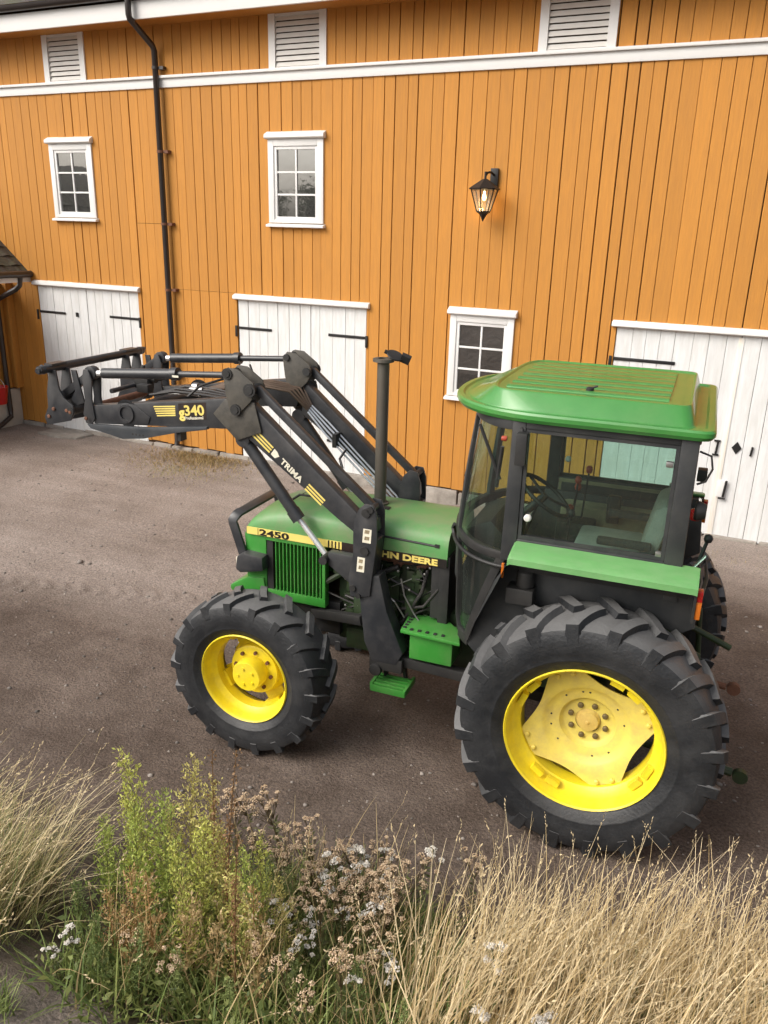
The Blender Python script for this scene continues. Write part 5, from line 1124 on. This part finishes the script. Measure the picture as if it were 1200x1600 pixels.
NTS = [(-1.70, -8.58, .55), (-1.55, -8.52, .5), (-1.95, -8.50, .55), (-1.32, -8.52, .5), (-.92, -8.3, .6), (-.62, -8.1, .60), (-2.16, -8.38, .6), (-1.45, -7.6, .6), (-1.85, -8.58, .45), (-1.6, -7.7, .62), (-1.75, -7.55, .6), (-1.2, -8.3, .5), (-.75, -8.45, .62)]
spread('nettle', NTS, [mugwort(34, .70, (.11, .17, .05), (.26, .33, .11), (.14, .18, .06), 1.1), mugwort(35, .66, (.15, .21, .06), (.38, .44, .16), (.17, .20, .08), 1.0)],
       ['short dark green leafy weed low in the grass on the bank', 'short pale green leafy weed low in the grass on the bank']*7, 'weed', 'short green weeds on the bank', 6)
# rust-brown dock stalks
def dock(seed, h, dense=1.0):
    g = np.random.default_rng(seed); S_ = np.linspace(0, 1, 7); bx = g.uniform(-.06, .06, 2)
    path = np.stack([bx[0]*S_**2*h, bx[1]*S_**2*h, S_*h], -1); parts = [stem_part(path, .0042, .0012, BRN)]
    LP, LS, LC = [], [], []
    for k in range(9):
        s_ = .30+.5*k/9; a = g.uniform(0, 6.28); ln = g.uniform(.10, .22)*h*(1.1-s_); b0 = np.array([np.interp(s_, S_, path[:, i]) for i in range(3)]); d = np.array([math.cos(a)*.35, math.sin(a)*.35, 1]); parts.append(stem_part([b0, b0+d*ln], .0018, .0008, BRN, 3))
        m = int(22*dense); u = g.random(m); LP.append(b0+d*ln*u[:, None]+g.normal(scale=.006, size=(m, 3))); LS.append(g.uniform(.006, .014, m)); LC.append(mixcol(BRN, (.36, .20, .09), g.random(m)))
    m = int(130*dense); u = .45+.55*g.random(m); LP.append(np.stack([np.interp(u, S_, path[:, i]) for i in range(3)], -1)+g.normal(scale=.007, size=(m, 3))); LS.append(g.uniform(.006, .014, m)); LC.append(mixcol(BRN, (.40, .24, .11), g.random(m)))
    return merge(parts), leafquads(np.concatenate(LP), np.concatenate(LS), np.concatenate(LC), None, .7, g)
dk = [dock(41, 1.02), dock(42, .92, .8)]
make_plant('dock', dk[0], 'tallest rust-brown dock stalk rising over the gravel below the front wheel', 'weed', None, -1.56, -8.22, .3, 1.08)
make_plant('dock', dk[1], 'thin rust-brown stalk just left of the tallest dock', 'weed', None, -1.68, -8.12, 2.0, 1.15)
make_plant('dock', dock(43, .95, 1.2), 'thick rust-brown stalk nearest the camera at the bottom edge', 'weed', None, -1.36, -8.44, 1.0, .95)
DB = mugwort(45, .60, (.36, .20, .08), (.60, .42, .20), (.42, .25, .10), .6)
DB2 = mugwort(46, .55, (.42, .28, .12), (.62, .47, .25), (.46, .33, .15), .55)
spread('withered_weed', [(-1.75, -8.42, .95), (-1.62, -8.40, 1.0), (-1.88, -8.36, .9), (-1.50, -8.38, .95), (-1.95, -8.42, .7), (-1.30, -8.40, .9), (-1.42, -8.24, .95), (-1.68, -8.30, .9), (-1.8, -8.5, .7)], [DB, DB2], ['withered red-brown branching weed around the dock stalks', 'withered straw-brown branching weed around the dock stalks']*5, 'weed', 'withered brown weeds around the dock', 7)
# yarrow
br = [umbel_plant(51, .50, False, 9), umbel_plant(52, .46, False, 10), umbel_plant(53, .42, False, 8), umbel_plant(54, .48, False, 10)]
gy_ = np.random.default_rng(9); q = poly_sampler([(-1.85, -7.6), (-1.55, -7.1), (-1.25, -7.05), (-1.08, -7.5), (-.88, -8.05), (-.95, -8.5), (-1.2, -8.45), (-1.5, -8.1), (-1.7, -7.95)])(44, gy_)
spots = [(a, b, float(gy_.uniform(.75, 1.08))) for a, b in q]
spread('yarrow', spots, br, 'faded brown yarrow with flat seed heads in the middle of the bank', 'yarrow', 'faded brown yarrow', 8)
spread('yarrow', [(-2.02, -7.3, 1.2), (-1.95, -7.22, 1.25), (-1.86, -7.30, 1.2), (-2.08, -7.45, 1.1), (-1.8, -7.15, 1.1), (-1.95, -7.5, 1.0)], br[:2], 'faded yarrow in the loose clump behind the tall weeds, against the gravel', 'yarrow', 'faded yarrow against the gravel', 10)
spread('yarrow', [(-1.72, -8.52, .75), (-1.55, -8.58, .7), (-.72, -7.2, .95), (-.9, -7.1, 1.0)], br[2:], ['low faded yarrow at the bottom left of the dock', 'lowest faded yarrow near the bottom edge', 'faded yarrow at the far edge of the dry grass', 'faded yarrow left of the rear tyre at the edge of the bank'], 'yarrow', 'outlying faded yarrow', 14)
wh = [umbel_plant(61, .46, True, 7), umbel_plant(62, .42, True, 6), umbel_plant(63, .40, True, 5)]
spread('yarrow', [(-1.42, -7.48, 1.05), (-1.40, -7.60, 1.0), (-1.50, -7.40, 1.05), (-1.40, -7.98, .9), (-1.30, -7.9, .9), (-1.0, -7.92, .95), (-1.06, -7.75, .95), (-1.20, -7.35, 1.05), (-1.42, -7.04, 1.05), (-1.2, -7.1, 1.0), (-.88, -8.2, .85), (-1.15, -8.1, .85), (-1.28, -7.65, 1.0), (-1.55, -7.55, .95), (-1.34, -7.75, .95), (-1.1, -7.9, .9), (-1.3, -8.2, .8), (-1.0, -8.35, .8), (-1.5, -7.25, 1.0), (-1.62, -7.9, .85)], wh, 'white flowering yarrow among the brown seed heads', 'yarrow', 'white yarrow among brown heads', 11)
spread('yarrow', [(-1.90, -8.60, .78), (-2.02, -8.64, .66)], wh[1:], ['white yarrow at the left end of the bank beside the bare soil', 'smallest white yarrow, leftmost on the bank below the dry grass'], 'yarrow', 'white yarrow at the left', 12)
spread('yarrow', [(-.50, -7.97, 1.15), (-.40, -8.05, 1.1), (-.34, -8.15, 1.1), (-.6, -8.3, 1.0)], wh[1:], 'white yarrow standing in the dry grass at lower right', 'yarrow', 'white yarrow in dry grass', 13)
# ================================================================ what the window panes mirror, behind the camera
def tree(x, y, h, seed, label):
    g = np.random.default_rng(seed); t = empty('tree', (x, y, float(H(x, y, False))), label=label, cat='tree', group='trees behind the camera')
    tr_ = MB().tube([(0, 0, -.2), (.05, 0, h*.3), (0, .1, h*.7)], [.22, .16, .05], 8)
    for k in range(6):
        a = k*1.1; z0 = h*(.28+.08*k); tr_.tube([(0, 0, z0), (math.cos(a)*h*.16, math.sin(a)*h*.16, z0+h*.12), (math.cos(a)*h*.25, math.sin(a)*h*.25, z0+h*.2)], [.07, .045, .02], 5)
    tr_.build('trunk', mat('bark', (.10, .08, .06), .9, bump=.5), t)
    n = 2600; c = g.normal(size=(28, 3)); c /= np.linalg.norm(c, axis=1)[:, None]; c *= g.uniform(.2, .95, (28, 1))*np.array([h*.30, h*.30, h*.36]); c[:, 2] += h*.62
    p = c[g.integers(28, size=n)] + g.normal(scale=h*.06, size=(n, 3))
    V, F, C = leafquads(p, g.uniform(.15, .35, n)*h/8, mixcol((.035, .06, .018), (.09, .12, .04), g.random(n)), None, .6, g)
    link('crown', np_mesh('crown', V, F, LEAFM, False, C), t, kind='stuff'); return t
for i, (x, y, h) in enumerate([(-27.5, -31, 4.0), (-24.5, -33, 4.7), (-21, -30, 3.9), (-18, -33, 4.6), (-31, -34, 4.4), (-12, -33, 5.0), (-5, -34, 5.4), (4, -33, 5.2), (12, -35, 5.6)]):
    tree(x, y, h, 100+i, 'leafy tree behind the photographer, mirrored in the barn windows')
hs_ = empty('farmhouse', (-39.5, -31, .6), label='white gabled farmhouse behind the photographer, mirrored in the left window', cat='house')
MB().box((-4, -3, -.5), (4, 3, 2.6)).prism([(-4, 2.6), (4, 2.6), (0, 5.4)], -3, 3, 'y').build('wall', WHITE2, hs_)
MB().prism([(-4.5, 2.25), (-4.4, 2.1), (0, 5.35), (4.4, 2.1), (4.5, 2.25), (0, 5.7)], -3.4, 3.4, 'y').build('roof', TILE, hs_)
for k in (-2.2, 2.2):
    w_ = MB().box((k-.55, 3.0, .9), (k+.55, 3.06, 2.2)).build('window', WHITE2, hs_); MB().box((k-.47, 3.061, .98), (k+.47, 3.07, 2.12)).build('pane', PANE, w_)
